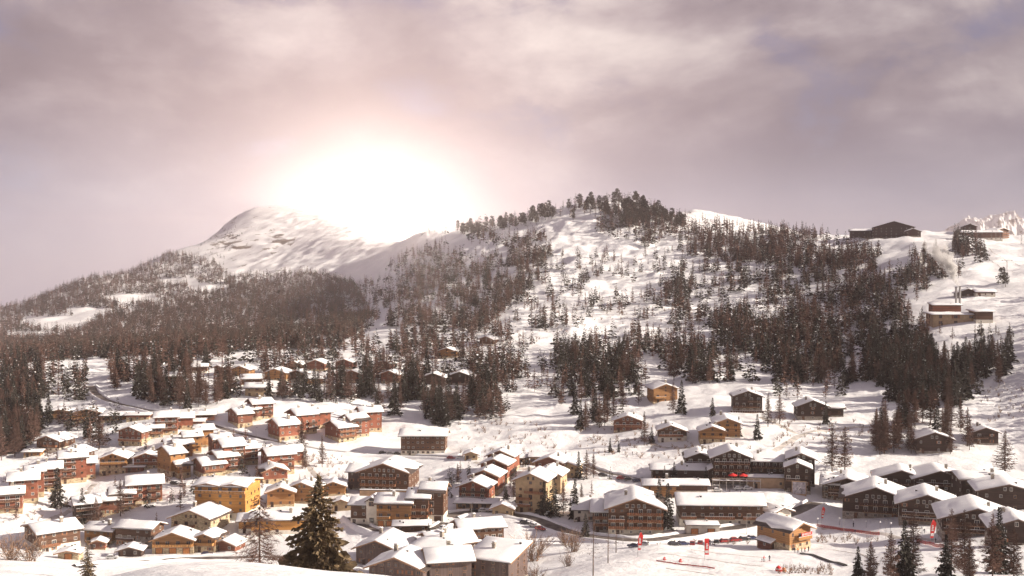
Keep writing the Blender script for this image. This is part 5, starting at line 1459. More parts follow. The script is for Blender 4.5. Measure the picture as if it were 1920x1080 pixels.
# low twiggy growth poking through the snow
def undergrowth():
    g = np.random.default_rng(88)
    base = [bush_mesh(1.5, 500 + i, 7, 3, 0.045) for i in range(3)]
    VV, FF = [], []; off = 0
    for poly, n in [([(1080,800),(1240,790),(1300,835),(1430,840),(1420,860),(1210,862),(1090,850)], 150), ([(860,780),(1000,790),(1060,830),(1040,850),(860,850)], 70), ([(560,850),(680,860),(650,905),(570,900)], 60),
                    ([(1450,780),(1640,790),(1640,830),(1440,840)], 90), ([(960,560),(1300,560),(1300,640),(960,645)], 160), ([(1400,500),(1700,520),(1700,700),(1400,700)], 200), ([(0,880),(70,870),(120,960),(60,985),(0,985)], 50),
                    ([(1840,720),(1920,720),(1920,800),(1840,790)], 40), ([(620,560),(900,560),(900,660),(620,660)], 90), ([(1230,1010),(1420,1018),(1420,1024),(1230,1022)], 20), ([(1530,1000),(1650,1012),(1650,1024),(1530,1018)], 30), ([(1440,1064),(1560,1064),(1560,1078),(1450,1078)], 40)]:
        pu, pv = [p[0] for p in poly], [p[1] for p in poly]
        u, v = g.uniform(min(pu), max(pu), n * 3), g.uniform(min(pv), max(pv), n * 3)
        k = inside(u, v, poly); u, v = u[k][:n], v[k][:n]
        for p in survey(u, v):
            if np.isnan(p[0]) or not free(p[0], p[1], 0): continue
            b, f_ = base[int(g.integers(3))]; sc_ = g.uniform(0.5, 1.5) * (1 + p[1] / 1500)
            VV.append(b * sc_ * np.array([1.2, 1.2, 1.0]) + p); FF.append(f_ + off); off += len(b)
    me = np_mesh('undergrowth', np.concatenate(VV), np.concatenate(FF), ['shrub_twigs'])
    tag(link('undergrowth', me), 'low bare twigs poking through the snow', 'undergrowth', kind='stuff')
undergrowth()

# ------------------------------------------------------------------ cars
def car_meshes(paint, snowy):
    L_, Wd = 4.2, 1.72
    b = MB()
    prof = [(-2.1, 0.30), (2.1, 0.30), (2.12, 0.62), (1.95, 0.80), (1.05, 0.93), (0.95, 0.95), (-1.85, 0.98), (-2.08, 0.85)]
    b.prism(prof, 'y', -Wd / 2, Wd / 2, paint)
    roofp = [(1.0, 0.93), (0.35, 1.40), (0.15, 1.46), (-1.25, 1.46), (-1.45, 1.40), (-1.95, 0.97)]
    i = len(b.v)
    n = len(roofp)
    for y, ins in ((-Wd / 2 + 0.02, 0.16), (Wd / 2 - 0.02, -0.16)):
        for (x, z) in roofp: b.v.append((x, y + (ins if z > 1.2 else 0), z))
    sl = b.slot(paint)
    for k in range(n - 1): b.f.append((i + k, i + k + 1, i + n + k + 1, i + n + k)); b.mi.append(sl)
    b.f.append(tuple(i + k for k in range(n))); b.mi.append(sl); b.f.append(tuple(i + n + k for k in reversed(range(n)))); b.mi.append(sl)
    body = b.mesh('body')
    w = MB()
    for sg in (-1, 1):
        y0, y1 = sg * (Wd / 2 - 0.005), sg * (Wd / 2 - 0.155)
        w.face([(0.80, y0, 1.0), (0.30, y1, 1.36), (-0.42, y1, 1.38), (-0.42, y0, 1.0)], 'glass')
        w.face([(-0.50, y0, 1.0), (-0.50, y1, 1.38), (-1.28, y1, 1.36), (-1.62, y0, 1.02)], 'glass')
    w.face([(0.99, -0.70, 0.97), (0.99, 0.70, 0.97), (0.40, 0.60, 1.385), (0.40, -0.60, 1.385)], 'glass')
    w.face([(-1.955, 0.70, 1.0), (-1.955, -0.70, 1.0), (-1.50, -0.60, 1.37), (-1.50, 0.60, 1.37)], 'glass')
    glass = w.mesh('windows', fix=False)
    t = MB(); t.tube([(0, -0.11, 0), (0, 0.11, 0)], 0.31, 'rubber', 12); t.tube([(0, -0.115, 0), (0, 0.115, 0)], 0.18, 'metal', 8); wheel = t.mesh('wheel')
    l = MB(); l.box((-0.02, -0.16, -0.07), (0.03, 0.16, 0.07), 'lamp_glass'); light = l.mesh('headlight')
    sn = MB(); sn.box((-1.2, -0.62, 1.462), (0.15, 0.62, 1.60), 'roof_snow'); sn.box((1.05, -0.75, 0.945), (1.95, 0.75, 1.0), 'roof_snow'); snow_ = sn.mesh('snow')
    return body, glass, wheel, light, snow_
CARS = {p: car_meshes(p, True) for p in ('car_red', 'car_black', 'car_blue', 'car_silver', 'car_white')}
def car(u, v, rz, paint, label, snowy=False, group=None):
    p = at(u, v)
    if math.isnan(p.x): return
    body, glass, wheel, light, sn = CARS[paint]
    z = p.z
    for nm, (L, wd) in road_lines.items():
        dd = np.hypot(L[:, 0] - p.x, L[:, 1] - p.y); k = int(dd.argmin())
        if dd[k] < wd * 0.75: z = max(z, L[k, 2] + 0.12)
    e = empty('parked_car', (p.x, p.y, z + 0.05), R(rz))
    bo = link('body', body, e); link('windows', glass, bo)
    for sx in (-1.28, 1.30):
        for sy in (-0.80, 0.80): link('wheel', wheel, e, (sx, sy, 0.31))
    for sy in (-0.6, 0.6): link('headlight', light, bo, (2.10, sy, 0.66))
    if snowy: link('snow', sn, bo)
    tag(e, label, 'car', group)
ROW = 'cars parked along the piste edge'
for i, (u, v, rz, pt, lab, sn) in enumerate([
 (1264,1023,14,'car_black','small black car, leftmost of the long parked row by the piste',False), (1281,1022,12,'car_blue','dark blue car, second of the long parked row by the piste',True), (1298,1021,80,'car_red','red car parked nose-in, third of the row by the piste',True),
 (1313,1020,78,'car_red','red car left of the silver car in the row by the piste',True), (1328,1019,80,'car_silver','silver car in the middle of the row by the piste',True), (1343,1018,78,'car_black','black car right of the silver car in the row by the piste',True),
 (1360,1017,15,'car_red','red car broadside, second right of the silver car by the piste',True), (1379,1015,14,'car_red','long dark red car, third from the right end of the piste row',False), (1396,1013,12,'car_black','black car, second from the right end of the piste row',True), (1411,1011,12,'car_blue','dark car at the right end of the piste row beside the hut',True)]):
    car(u, v, rz, pt, lab, sn, ROW)
for (u, v, rz, pt, lab, sn) in [
 (1188,1026,150,'car_blue','dark car below the main road beside the red flag, left one',True), (1206,1023,160,'car_silver','pale car below the main road beside the red flag, right one',True),
 (985,982,-28,'car_black','black car on the outer edge of the road bend',True), (1002,988,-35,'car_silver','silver car on the outer edge of the road bend',True), (1013,994,-40,'car_red','red-brown car lowest on the outer edge of the road bend',False),
 (890,960,15,'car_black','dark car at the end of the open garage',False), (906,960,8,'car_white','white car between open garage and cream hut',True), (1030,966,20,'car_white','snow-covered car under the sand-coloured house',True),
 (308,900,25,'car_white','white snow-covered car beside the tall timber house',True), (328,908,-20,'car_black','dark car in the little car park, left one',True), (344,911,-20,'car_silver','silver car in the little car park, right one',True),
 (718,851,5,'car_black','dark car left of the white car by the long brown hotel',False), (732,852,5,'car_white','white car parked left of the long brown hotel',False), (746,853,5,'car_black','dark car right of the white car by the long brown hotel',False),
 (846,861,-12,'car_red','dark red car right of the long brown hotel',False), (864,861,-8,'car_white','white car right of the long brown hotel',True),
 (1130,893,-15,'car_black','dark car on hill street, lowest of the shaded row',False), (1165,899,-10,'car_red','red car on hill street in shade',False), (1180,901,-10,'car_black','black car on hill street in shade',False), (1196,903,-10,'car_blue','blue car on hill street in shade',False),
 (1385,918,10,'car_white','snow-buried car below the hotel terrace, left one',True), (1402,918,10,'car_white','snow-buried car below the hotel terrace, middle one',True), (1345,922,6,'car_silver','snow-buried car left of the hotel terrace cars',True),
 (1432,960,70,'car_black','black car between long chalet and small white house',False), (210,1048,8,'car_silver','grey car beside the low timber carport',True), (388,1042,14,'car_blue','dark car below the stone-fronted chalet',False), (826,970,40,'car_black','dark car at the left end of the road bend',False), (832,992,60,'car_white','white van-like car left of the road bend',True)]:
    car(u, v, rz, pt, lab, sn)

# ------------------------------------------------------------------ people
def skinned(name, joints, bones, radii, paint):
    """one continuous body grown round a skeleton; paint(z, x, y) names the garment"""
    me = bpy.data.meshes.new(name); me.from_pydata(joints, bones, [])
    o = bpy.data.objects.new(name, me); COL.objects.link(o)
    o.modifiers.new('Skin', 'SKIN')
    for i, r_ in enumerate(radii):
        sv = me.skin_vertices[0].data[i]; sv.radius = (r_, r_); sv.use_root = (i == 0)
    sub = o.modifiers.new('Sub', 'SUBSURF'); sub.levels = 2; sub.render_levels = 2
    dg = bpy.context.evaluated_depsgraph_get()
    me2 = bpy.data.meshes.new_from_object(o.evaluated_get(dg))
    bpy.data.objects.remove(o); me2.name = name
    me2.materials.clear()
    names = []
    idx = []
    for p in me2.polygons:
        m_ = paint(p.center)
        if m_ not in names: names.append(m_)
        idx.append(names.index(m_))
    for m_ in names: me2.materials.append(MATS[m_])
    me2.polygons.foreach_set('material_index', idx)
    me2.polygons.foreach_set('use_smooth', [True] * len(idx))
    return me2
def person_mesh(jacket, trousers, lean, arms):
    J, E, Rr = [], [], []
    def j(x, y, z, r_, parent=None):
        J.append((x, y + lean * max(0, z - 0.9), z)); Rr.append(r_)
        if parent is not None: E.append((parent, len(J) - 1))
        return len(J) - 1
    pel = j(0, 0.04, 0.95, 0.15); wst = j(0, 0.02, 1.10, 0.135, pel); chest = j(0, 0, 1.34, 0.165, wst); neck = j(0, 0, 1.50, 0.06, chest)
    h0 = j(0, -0.02, 1.60, 0.092, neck); h1_ = j(0, -0.02, 1.70, 0.098, h0); j(0, -0.01, 1.78, 0.06, h1_)
    for s_ in (-1, 1):
        hip = j(s_ * 0.10, 0.03, 0.88, 0.105, pel); kn = j(s_ * 0.12, -0.08, 0.50, 0.07, hip); an = j(s_ * 0.12, 0.0, 0.12, 0.055, kn); j(s_ * 0.13, -0.14, 0.05, 0.045, an)
        sh = j(s_ * 0.21, 0, 1.42, 0.075, chest); el = j(s_ * 0.30, -0.05, 1.15, 0.055, sh)
        ha = j(s_ * (0.30 if arms == 'poles' else 0.27), -0.28 if arms == 'poles' else -0.05, 1.05 if arms == 'poles' else 0.92, 0.042, el)
        j(J[ha][0], J[ha][1] - 0.09, J[ha][2] - 0.02, 0.035, ha)
    def paint(c):
        if c.z > 1.66: return 'navy_cloth'
        if c.z > 1.53: return 'skin'
        if c.z > 0.95 or abs(c.x) > 0.25: return jacket
        if c.z > 0.14: return trousers
        return 'rubber'
    return skinned('body', J, E, Rr, paint)
BODY = {'red': person_mesh('red_cloth', 'navy_cloth', -0.12, 'poles'), 'navy': person_mesh('navy_cloth', 'navy_cloth', -0.05, 'poles'), 'stand': person_mesh('navy_cloth', 'rubber', 0.0, 'down'), 'orange': person_mesh('orange_cloth', 'navy_cloth', 0.0, 'down')}
def ski_mesh():
    b = MB(); b.box((-0.04, -0.85, 0), (0.04, 0.75, 0.025), 'red_cloth'); b.box((-0.04, -0.98, 0.02), (0.04, -0.85, 0.07), 'red_cloth'); b.box((-0.035, -0.18, 0.025), (0.035, 0.16, 0.06), 'metal_dark'); return b.mesh('ski')
SKI = ski_mesh()
def pole_mesh():
    b = MB(); b.tube([(0, 0, 0), (0, -0.12, 1.12)], 0.012, 'metal_dark', 5); b.tube([(0, -0.006, 0.06), (0, -0.007, 0.075)], 0.05, 'metal_dark', 8); return b.mesh('ski_pole')
SPOLE = pole_mesh()
def person(u, v, kind, rz, label, scale=1.0, skis=False, group=None):
    p = at(u, v)
    e = empty('person', (p.x, p.y, p.z + (0.03 if skis else 0.0)), R(rz))
    link('body', BODY[kind], e, sc=(scale,) * 3)
    if skis:
        for s_ in (-1, 1):
            link('ski', SKI, e, (s_ * 0.13 * scale, 0, 0), sc=(scale,) * 3)
            link('ski_pole', SPOLE, e, (s_ * 0.32 * scale, -0.28 * scale, 0), sc=(scale,) * 3)
    tag(e, label, 'person', group)
person(1432, 1053, 'red', 60, 'skier in red jacket on the open piste, middle of three', 1.0, True)
person(1428.5, 1053, 'navy', 70, 'small child skier in dark clothes left of the red skier', 0.62, True)
person(1443, 1052, 'navy', -50, 'skier in dark clothes right of the red skier on the piste', 1.0, True)
for i, (u, v, k, rz, lab) in enumerate([(1490, 1036, 'stand', 10, 'person in dark clothes before the ski-school hut, leftmost'), (1496, 1037, 'orange', -30, 'person in orange jacket before the ski-school hut'), (1503, 1036, 'navy', 60, 'person in dark jacket in the middle before the ski-school hut'), (1509, 1036, 'red', 120, 'person in red jacket before the ski-school hut'), (1516, 1034, 'stand', -60, 'person in dark clothes at the right corner of the ski-school hut'),
   (1600, 988, 'stand', 20, 'person in dark clothes on the plaza above the red net'), (1603, 1001, 'navy', 100, 'person beside the red net on the plaza'), (1733, 1000, 'stand', 0, 'person in dark clothes near the tan chalet entrance'), (1556, 797, 'navy', 30, 'person walking on the path below the black chalet'), (1186, 853, 'stand', 0, 'lone walker on the open snow above hill street'), (1754, 1018, 'navy', 40, 'person standing beside the red and white flag'), (1555, 810, 'red', 0, 'walker in red on the lower path below the black chalet')]):
    person(u, v, k, rz, lab)

# ------------------------------------------------------------------ flags, nets, lamps, masts
def feather_flag(u, v, hgt, wid, label, rz=0, shape='feather', white=True):
    p = at(u, v)
    e = empty('feather_flag', p, R(rz))
    b = MB(); b.tube([(0, 0, -0.2), (0, 0, hgt * 0.55), (0.02 * hgt, 0, hgt * 0.85), (0.10 * hgt, 0, hgt)] if shape == 'feather' else [(0, 0, -0.2), (0, 0, hgt)], 0.05, 'metal', 6); b.build('pole', e)
    b = MB(); z0 = hgt * 0.28; n = 10
    pts = []
    for i in range(n + 1):
        t = i / n; z = z0 + (hgt - z0) * t
        x0 = 0.03 + (0.10 * hgt * max(0, (z / hgt - 0.6) / 0.4) ** 2 if shape == 'feather' else 0)
        w_ = wid * (1.0 if shape != 'feather' else (0.72 + 0.5 * math.sin(t * 2.2)) * (1 - max(0, t - 0.82) * 4.5))
        pts.append((x0, x0 + max(w_, 0.05), z, 0.10 * math.sin(t * 7)))
    for (a, b_, ) in zip(pts[:-1], pts[1:]):
        for off in (0.0, 0.02):
            b.face([(a[0], a[3] + off, a[2]), (a[1], a[3] * 1.6 + off, a[2]), (b_[1], b_[3] * 1.6 + off, b_[2]), (b_[0], b_[3] + off, b_[2])], 'red_cloth')
    fl = b.build('flag_cloth', e)
    if white:   # white lettering blocks down the cloth
        b = MB()
        for k, (t0, t1, s0, s1) in enumerate([(0.10, 0.26, .1, .9), (0.38, 0.44, .25, .8), (0.47, 0.53, .25, .7), (0.56, 0.62, .3, .8), (0.65, 0.70, .3, .7)]):
            z_0, z_1 = z0 + (hgt - z0) * t0, z0 + (hgt - z0) * t1
            y = 0.10 * math.sin((t0 + t1) / 2 * 7)
            b.box((0.05 + wid * s0, y * 1.3 - 0.10, z_0), (0.05 + wid * s1, y * 1.3 - 0.07, z_1), 'white_cloth')
        b.build('lettering', fl)
    tag(e, label, 'flag')
feather_flag(1196, 1044, 7.5, 1.1, 'red feather flag below the large balconied chalet')
feather_flag(1321, 1052, 6.6, 1.25, 'tall red banner on the piste edge before the parked cars', 0, 'banner')
feather_flag(1744, 1022, 8.0, 1.3, 'red and white feather flag before the dark chalets')
feather_flag(1540, 980, 6.0, 1.0, 'red feather flag at the entrance of the plaza')

def net_fence(pts, label, hgt=1.05):
    w = survey([p[0] for p in pts], [p[1] for p in pts]); w = w[~np.isnan(w[:, 0])]
    L = resample(w, 1.0)
    L[:, 2] = H(L[:, 0], L[:, 1])
    e = empty('safety_net', tuple(L[0]))
    o = L[0]
    b = MB()
    for k in range(len(L) - 1):
        a, c = L[k] - o, L[k + 1] - o
        for q in range(7):
            z_ = 0.12 + q * (hgt - 0.15) / 6
            b.face([(a[0], a[1], a[2] + z_), (c[0], c[1], c[2] + z_), (c[0], c[1], c[2] + z_ + 0.10), (a[0], a[1], a[2] + z_ + 0.10)], 'red_net')
        for q in range(4):
            t = q / 4; m_ = a + (c - a) * t; m2 = a + (c - a) * (t + 0.12)
            b.face([(m_[0], m_[1] - .01, m_[2] + .1), (m2[0], m2[1] - .01, m2[2] + .1), (m2[0], m2[1] - .01, m2[2] + hgt), (m_[0], m_[1] - .01, m_[2] + hgt)], 'red_net')
    b.build('net', e)
    pm = MB(); pm.tube([(0, 0, -0.3), (0, 0, hgt + 0.25)], 0.035, 'red_cloth', 5); pme = pm.mesh('post')
    for k in range(0, len(L), 4): link('post', pme, e, tuple(L[k] - o))
    tag(e, label, 'net')
net_fence([(1526, 987), (1560, 992), (1600, 998), (1655, 1004)], 'long red safety net along the plaza edge above the snow bank')
net_fence([(1716, 1016), (1745, 1022), (1772, 1028)], 'short red safety net below the red and white flag')
net_fence([(1225, 1052), (1262, 1058), (1305, 1062), (1345, 1068)], 'low sagging red net across the near piste', 0.4)

def globe_lamp(u, v, label):
    p = at(u, v)
    e = empty('globe_lamp', p)
    b = MB(); b.tube([(0, 0, -0.2), (0, 0, 2.3)], 0.05, 'metal_dark', 6); b.build('post', e)
    bm = bmesh.new(); bmesh.ops.create_uvsphere(bm, u_segments=12, v_segments=8, radius=0.34, matrix=Matrix.Translation((0, 0, 2.55)))
    me = bpy.data.meshes.new('globe'); bm.to_mesh(me); bm.free(); me.materials.append(MATS['lamp_glass']); me.polygons.foreach_set('use_smooth', [True] * len(me.polygons))
    link('globe', me, e)
    tag(e, label, 'lamp', 'globe lamps along the plaza')
for i, (u, v) in enumerate([(1533, 985), (1574, 985), (1600, 987), (1624, 990), (1650, 992), (1670, 994), (1729, 1003), (1760, 1008)]):
    globe_lamp(u, v, ['white globe lamp beside the entrance flag', 'white globe lamp before the dark annexe wall, second from the entrance', 'third white globe lamp from the entrance flag', 'fourth white globe lamp from the entrance flag', 'fifth white globe lamp from the entrance flag', 'sixth white globe lamp, before the balconied dark chalet', 'white globe lamp left of the red and white flag', 'white globe lamp right of the red and white flag'][i])
def lamp_post(u, v, hgt, label):
    p = at(u, v); e = empty('lamp_post', p)
    b = MB(); b.tube([(0, 0, -0.3), (0, 0, hgt)], [0.09, 0.055], 'metal', 6); b.build('pole', e)
    b = MB(); b.tube([(0, 0, hgt - 0.05), (0.5, -0.3, hgt + 0.15)], 0.035, 'metal', 5); b.box((0.4, -0.45, hgt + 0.08), (0.8, -0.2, hgt + 0.2), 'metal_dark'); b.build('lamp_head', e)
    tag(e, label, 'lamp')
for (u, v, h_, lab) in [(1582, 1003, 6.5, 'tall thin lamp post on the plaza edge, left one'), (1661, 1010, 6.5, 'tall thin lamp post on the plaza edge, right one'), (1545, 948, 8, 'lamp post at the corner of the leftmost dark chalet'), (219, 772, 6, 'lamp post beside the upper road bend'), (884, 972, 6, 'lamp post at the main road bend'), (1168, 1022, 5.5, 'lamp post with snowy sign beside the main road'), (480, 824, 6, 'lamp post on the upper road below the terraces'), (603, 858, 7, 'lamp post on the upper road bank'), (1400, 1002, 6, 'lamp post on the main road before the small white house'), (838, 1004, 6, 'lamp post beside the road left of the bend')]:
    lamp_post(u, v, h_, lab)
def lattice_mast(u, v, hgt, label, arm=2.0, nm='lift_mast'):
    p = at(u, v); e = empty(nm, p)
    b = MB(); n = 7; r0, r1 = hgt * 0.055, hgt * 0.02
    for sx in (-1, 1):
        for sy in (-1, 1): b.tube([(sx * r0, sy * r0, -0.5), (sx * r1, sy * r1, hgt)], hgt * 0.006, 'metal', 4)
    for k in range(n):
        z_0, z_1 = hgt * k / n, hgt * (k + 1) / n
        ra, rb = r0 + (r1 - r0) * k / n, r0 + (r1 - r0) * (k + 1) / n
        for sy in (-1, 1):
            b.tube([(-ra, sy * ra, z_0), (rb, sy * rb, z_1)], hgt * 0.004, 'metal', 3); b.tube([(ra, sy * ra, z_0), (-rb, sy * rb, z_1)], hgt * 0.004, 'metal', 3)
    b.build('tower', e)
    b = MB(); b.box((-arm, -0.15, hgt), (arm, 0.15, hgt + 0.35), 'metal'); b.box((-arm, -0.5, hgt - 0.25), (-arm + 0.5, 0.5, hgt), 'metal_dark'); b.box((arm - 0.5, -0.5, hgt - 0.25), (arm, 0.5, hgt), 'metal_dark'); b.build('cross_arm', e)
    tag(e, label, 'mast')
lattice_mast(79, 738, 13, 'pale lattice lift mast at the edge of the left wood', 1.6)
lattice_mast(1727, 528, 24, 'thin lattice mast left of the rising smoke', 2.4)
lattice_mast(1888, 508, 9, 'chairlift pylon on the upper piste at the right edge', 4.5)
lattice_mast(1915, 458, 9, 'far chairlift pylon near the skyline hotel at the right edge', 4.0)

# red parasols on the hotel terrace
def parasol(u, v, label, dz):
    p = at(u, v); p.z += dz
    e = empty('parasol', p)
    b = MB(); b.tube([(0, 0, -0.4), (0, 0, 2.6)], 0.05, 'metal', 6); b.build('pole', e)
    b = MB(); n = 8
    for i in range(n):
        a0, a1 = 2 * math.pi * i / n, 2 * math.pi * (i + 1) / n
        for (r0, z0, r1, z1) in ((0.0, 2.75, 1.0, 2.45), (1.0, 2.45, 2.0, 1.95)):
            q = [(r1 * math.cos(a0), r1 * math.sin(a0), z1), (r1 * math.cos(a1), r1 * math.sin(a1), z1)]
            if r0: q += [(r0 * math.cos(a1), r0 * math.sin(a1), z0), (r0 * math.cos(a0), r0 * math.sin(a0), z0)]
            else: q += [(0, 0, z0)]
            b.face(q, 'red_cloth')
    b.build('canopy', e)
    tag(e, label, 'parasol')
def terrace():
    """timber terrace on posts before the big gable, carrying the parasols"""
    p = at(1385, 914)
    e = empty('hotel_terrace', p, R(-6))
    b = MB(); b.box((-11, -1.5, 2.7), (9, 3.5, 3.0), 'wood_brown'); b.build('deck', e)
    b = MB(); b.box((-11, -1.6, 3.9), (9, -1.5, 4.02), 'frame_white'); b.build('rail', e)
    pm = MB(); pm.box((-0.12, -0.12, -2.5), (0.12, 0.12, 3.9), 'render_white'); pme = pm.mesh('post')
    for i in range(8): link('post', pme, e, (-10.8 + i * 2.8, -1.38, 0))
    b = MB(); b.box((-11, -1.55, 2.99), (9, 0.2, 3.12), 'roof_snow'); b.build('snow', e)
    tag(e, 'timber terrace on white posts before the black-brown hotel', 'terrace')
    for i, x in enumerate((-2.3, 2.0)):
        q = Vector((p.x + x, p.y + 0.8 - 0.1 * x, p.z + 3.4))
        pe = empty('parasol', q)
        b = MB(); b.tube([(0, 0, -0.4), (0, 0, 2.4)], 0.05, 'metal', 6); b.build('pole', pe)
        b = MB(); n = 8
        for k in range(n):
            a0, a1 = 2 * math.pi * k / n, 2 * math.pi * (k + 1) / n
            b.face([(0, 0, 2.45), (1.9 * math.cos(a0), 1.9 * math.sin(a0), 1.6), (1.9 * math.cos(a1), 1.9 * math.sin(a1), 1.6)], 'red_cloth')
            b.face([(1.9 * math.cos(a0), 1.9 * math.sin(a0), 1.6), (1.9 * math.cos(a0), 1.9 * math.sin(a0), 1.38), (1.9 * math.cos(a1), 1.9 * math.sin(a1), 1.38), (1.9 * math.cos(a1), 1.9 * math.sin(a1), 1.6)], 'red_cloth')
        b.build('canopy', pe)
        tag(pe, ['open red parasol on the hotel terrace, left one', 'open red parasol on the hotel terrace, right one'][i], 'parasol')
terrace()

# poster wall with a pale picture of a skier, sign of the ski hut
def poster():
    p = at(1497, 926); e = empty('poster_wall', (p.x, p.y - 1.0, p.z), R(-14))
    b = MB(); b.box((-2.9, 0, -0.8), (2.9, 0.3, 5.4), 'render_tan'); b.build('panel', e)
    b = MB(); b.box((-2.6, -0.05, 0.3), (2.6, -0.006, 5.1), 'mural_paint'); pic = b.build('picture', e)
    b = MB(); b.tube([(-0.6, -0.07, 1.4), (0.1, -0.07, 2.6), (0.7, -0.07, 3.2)], [0.10, 0.22, 0.14], 'white_cloth', 6); b.tube([(-1.6, -0.07, 1.0), (1.0, -0.07, 1.5)], 0.05, 'white_cloth', 4); b.tube([(0.2, -0.07, 2.8), (-0.9, -0.07, 3.4)], 0.07, 'white_cloth', 5); b.build('figure', pic)
    tag(e, 'big pale poster of a skier on the wall below the black-brown hotel', 'poster')
poster()
def hut_sign():
    th = R(34); o = ski_hut.location
    def loc(x, y, z): return (x * math.cos(th) - y * math.sin(th), x * math.sin(th) + y * math.cos(th), z)
    b = MB(); b.box((-2.6, -0.06, 0), (2.6, 0, 1.0), 'red_cloth'); sg = b.build('sign', ski_hut, loc(1.6, -1.5, 4.95), th)
    b = MB()
    for k in range(14):
        a0, a1 = 2 * math.pi * k / 14, 2 * math.pi * (k + 1) / 14
        b.face([(-1.95 + .38 * math.cos(a0), -0.075, .5 + .38 * math.sin(a0)), (-1.95 + .38 * math.cos(a1), -0.075, .5 + .38 * math.sin(a1)), (-1.95 + .18 * math.cos(a1), -0.075, .5 + .18 * math.sin(a1)), (-1.95 + .18 * math.cos(a0), -0.075, .5 + .18 * math.sin(a0))], 'white_cloth')
    x = -1.25
    for wd_ in (0.34, 0.30, 0.38, 0.28, 0.34, 0.30, 0.36):
        b.box((x, -0.085, 0.22), (x + 0.09, -0.07, 0.78), 'white_cloth'); b.box((x + 0.09, -0.085, 0.66), (x + wd_, -0.07, 0.78), 'white_cloth'); b.box((x + 0.09, -0.085, 0.22), (x + wd_, -0.07, 0.34), 'white_cloth')
        x += wd_ + 0.14
    b.build('lettering', sg)
hut_sign()

# conveyor lift: a dark belt up the piste
def magic_carpet():
    w = survey([1498, 1530, 1562, 1590], [1036, 1045, 1055, 1064]); L = resample(w, 2.0)
    L[:, 2] = H(L[:, 0], L[:, 1]) + 0.12
    d = np.gradient(L[:, :2], axis=0); d /= np.linalg.norm(d, axis=1)[:, None]; n_ = np.stack([-d[:, 1], d[:, 0]], 1)
    e = empty('conveyor_lift', tuple(L[0])); o = L[0]
    for nm, a0, a1, z0, z1, m_ in (('belt', -0.35, 0.35, 0.0, 0.12, 'rubber'), ('side_rail', -0.55, -0.36, -0.2, 0.3, 'metal_dark'), ('side_rail', 0.36, 0.55, -0.2, 0.3, 'metal_dark')):
        b = MB()
        for k in range(len(L) - 1):
            P4 = []
            for kk in (k, k + 1):
                for a in (a0, a1): P4.append((L[kk, 0] + n_[kk, 0] * a - o[0], L[kk, 1] + n_[kk, 1] * a - o[1], L[kk, 2] - o[2]))
            A_, B_, C_, D_ = P4
            up = lambda q, z: (q[0], q[1], q[2] + z)
            b.face([up(A_, z1), up(B_, z1), up(D_, z1), up(C_, z1)], m_); b.face([up(A_, z0), up(A_, z1), up(C_, z1), up(C_, z0)], m_); b.face([up(B_, z0), up(D_, z0), up(D_, z1), up(B_, z1)], m_)
        b.build(nm, e)
    tag(e, 'dark conveyor belt lift running down the near piste', 'ski lift')
magic_carpet()
# soft play figures and mats of the ski kindergarten
def mat_item(u, v, size, m_, label, nm='padded_marker'):
    p = at(u, v); e = empty(nm, p, 0.4)
    b = MB()
    b.tube([(0, 0, -0.1), (0, 0, size * 0.25), (0, 0, size * 0.7), (0, 0, size)], [size * 0.55, size * 0.6, size * 0.45, size * 0.1], m_, 10); b.build('body', e, smooth=True)
    b = MB(); b.tube([(0, 0, size * 0.42), (0, 0, size * 0.55)], [size * 0.58, size * 0.53], 'white_cloth', 10); b.build('band', e)
    tag(e, label, 'marker')
mat_item(1460, 1071, 1.5, 'red_cloth', 'red padded cone at the ski kindergarten on the near piste')
mat_item(1470, 1071, 1.0, 'orange_cloth', 'small orange padded cone right of the red one on the piste')
mat_item(1246, 1050, 0.9, 'red_cloth', 'red padded cone on the snow rim of the piste')
mat_item(1276, 1054, 1.0, 'red_cloth', 'red padded cone beside the sagging net on the piste')

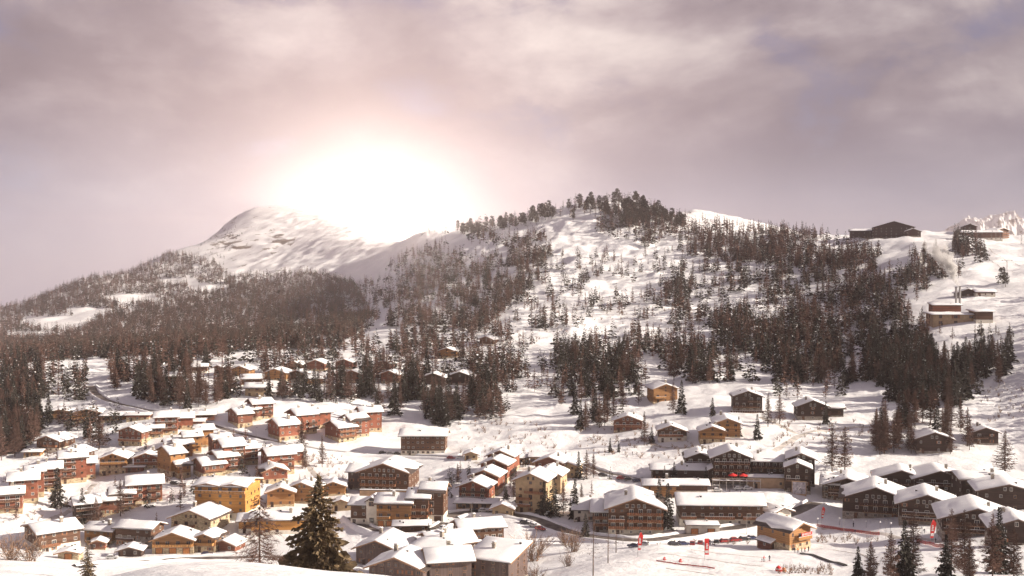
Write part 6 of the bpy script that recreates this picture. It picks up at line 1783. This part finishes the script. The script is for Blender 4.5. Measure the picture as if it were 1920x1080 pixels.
# boiler-house flues and smoke
bh = [o for o in COL.objects if o.name.startswith('boiler_house')][0]
def flues():
    tops = []
    for i, dx in enumerate((0.0, 2.6)):
        p = at_dist(1793 + dx * 2.7, 758.0)
        b = MB(); b.tube([(0, 0, 0), (0, 0, 19.0)], 0.75, 'metal', 12); b.tube([(0, 0, 19.0), (0, 0, 19.4)], 0.9, 'metal_dark', 12)
        b.build('flue', bh, tuple(p - bh.location)); tops.append(p + Vector((0, 0, 19.4)))
    return tops
tops = flues()
def smoke():
    p = (tops[0] + tops[1]) / 2
    path = [(0, 0, -0.3), (-1.0, 0, 3), (-3.2, .5, 8), (-6.0, 1, 14), (-9.5, 2, 21), (-14, 3, 28), (-20, 4, 34)]
    rad_ = [0.7, 1.5, 2.9, 4.3, 5.8, 7.2, 6.0]
    V, F_ = [], []; n, segs = 22, 40
    ts = np.linspace(0, len(path) - 1, segs)
    P_ = np.stack([np.interp(ts, range(len(path)), [q[k] for q in path]) for k in range(3)], 1); Rr = np.interp(ts, range(len(path)), rad_)
    for k in range(segs):
        for j in range(n):
            a = 2 * math.pi * j / n
            w_ = 1 + 0.75 * float(fbm(np.array([k * 0.55 + math.cos(a) * 2.2]), np.array([math.sin(a) * 2.2 + 9]), 1.5, 3, 71)[0])
            r_ = Rr[k] * w_ * (1 if k < segs - 1 else 0.3)
            V.append((P_[k, 0] + r_ * math.cos(a), P_[k, 1] + r_ * math.sin(a), P_[k, 2] + 0.25 * r_ * math.cos(a)))
    for k in range(segs - 1):
        for j in range(n):
            q = (j + 1) % n
            F_.append((k * n + j, k * n + q, (k + 1) * n + q, (k + 1) * n + j))
    F_.append(tuple(reversed(range(n)))); F_.append(tuple((segs - 1) * n + j for j in range(n)))
    me = bpy.data.meshes.new('smoke'); me.from_pydata(V, [], F_)
    bm = bmesh.new(); bm.from_mesh(me); bmesh.ops.recalc_face_normals(bm, faces=bm.faces); bm.to_mesh(me); bm.free()
    m = bpy.data.materials.new('smoke'); m.use_nodes = True; t = m.node_tree; t.nodes.clear(); N = NT(t)
    vol = N.n('ShaderNodeVolumePrincipled'); vol.inputs['Color'].default_value = (0.96, 0.93, 0.92, 1); vol.inputs['Anisotropy'].default_value = 0.2
    pos = N.n('ShaderNodeTexCoord').outputs['Object']
    sp = N.n('ShaderNodeSeparateXYZ'); t.links.new(pos, sp.inputs[0])
    fade = N.m('SUBTRACT', 1.0, N.step(sp.outputs[2], 8.0, 36.0))
    nn = N.step(N.noise(pos, 0.22, 4, 0.6), 0.36, 0.62)
    t.links.new(N.m('MULTIPLY', N.m('MULTIPLY', nn, fade), 0.8), vol.inputs['Density'])
    out = N.n('ShaderNodeOutputMaterial'); t.links.new(vol.outputs[0], out.inputs['Volume'])
    me.materials.append(m)
    o = link('smoke', me, None, tuple(p))
    tag(o, 'white smoke drifting left from the twin flues', 'smoke', kind='stuff')
smoke()

# ------------------------------------------------------------------ haze volume, added to spread the sky glow over the slopes
def haze():
    m = bpy.data.materials.new('haze'); m.use_nodes = True
    t = m.node_tree; t.nodes.clear()
    vol = t.nodes.new('ShaderNodeVolumePrincipled')
    vol.inputs['Color'].default_value = (1.0, 0.87, 0.83, 1)
    vol.inputs['Density'].default_value = HAZE_DENSITY
    vol.inputs['Anisotropy'].default_value = HAZE_G
    out = t.nodes.new('ShaderNodeOutputMaterial'); t.links.new(vol.outputs[0], out.inputs['Volume'])
    MATS['haze'] = m
    zmin = float(ZZ.min()) - 1.0
    zmax = max(float(ZZ.max()), 425.0) + 20.0
    b = MB(); b.box((-7100, -80, zmin), (7100, 7500, zmax), 'haze')
    tag(b.build('haze'), kind='stuff')
HAZE_DENSITY, HAZE_G = 1.15e-4, 0.90
haze()
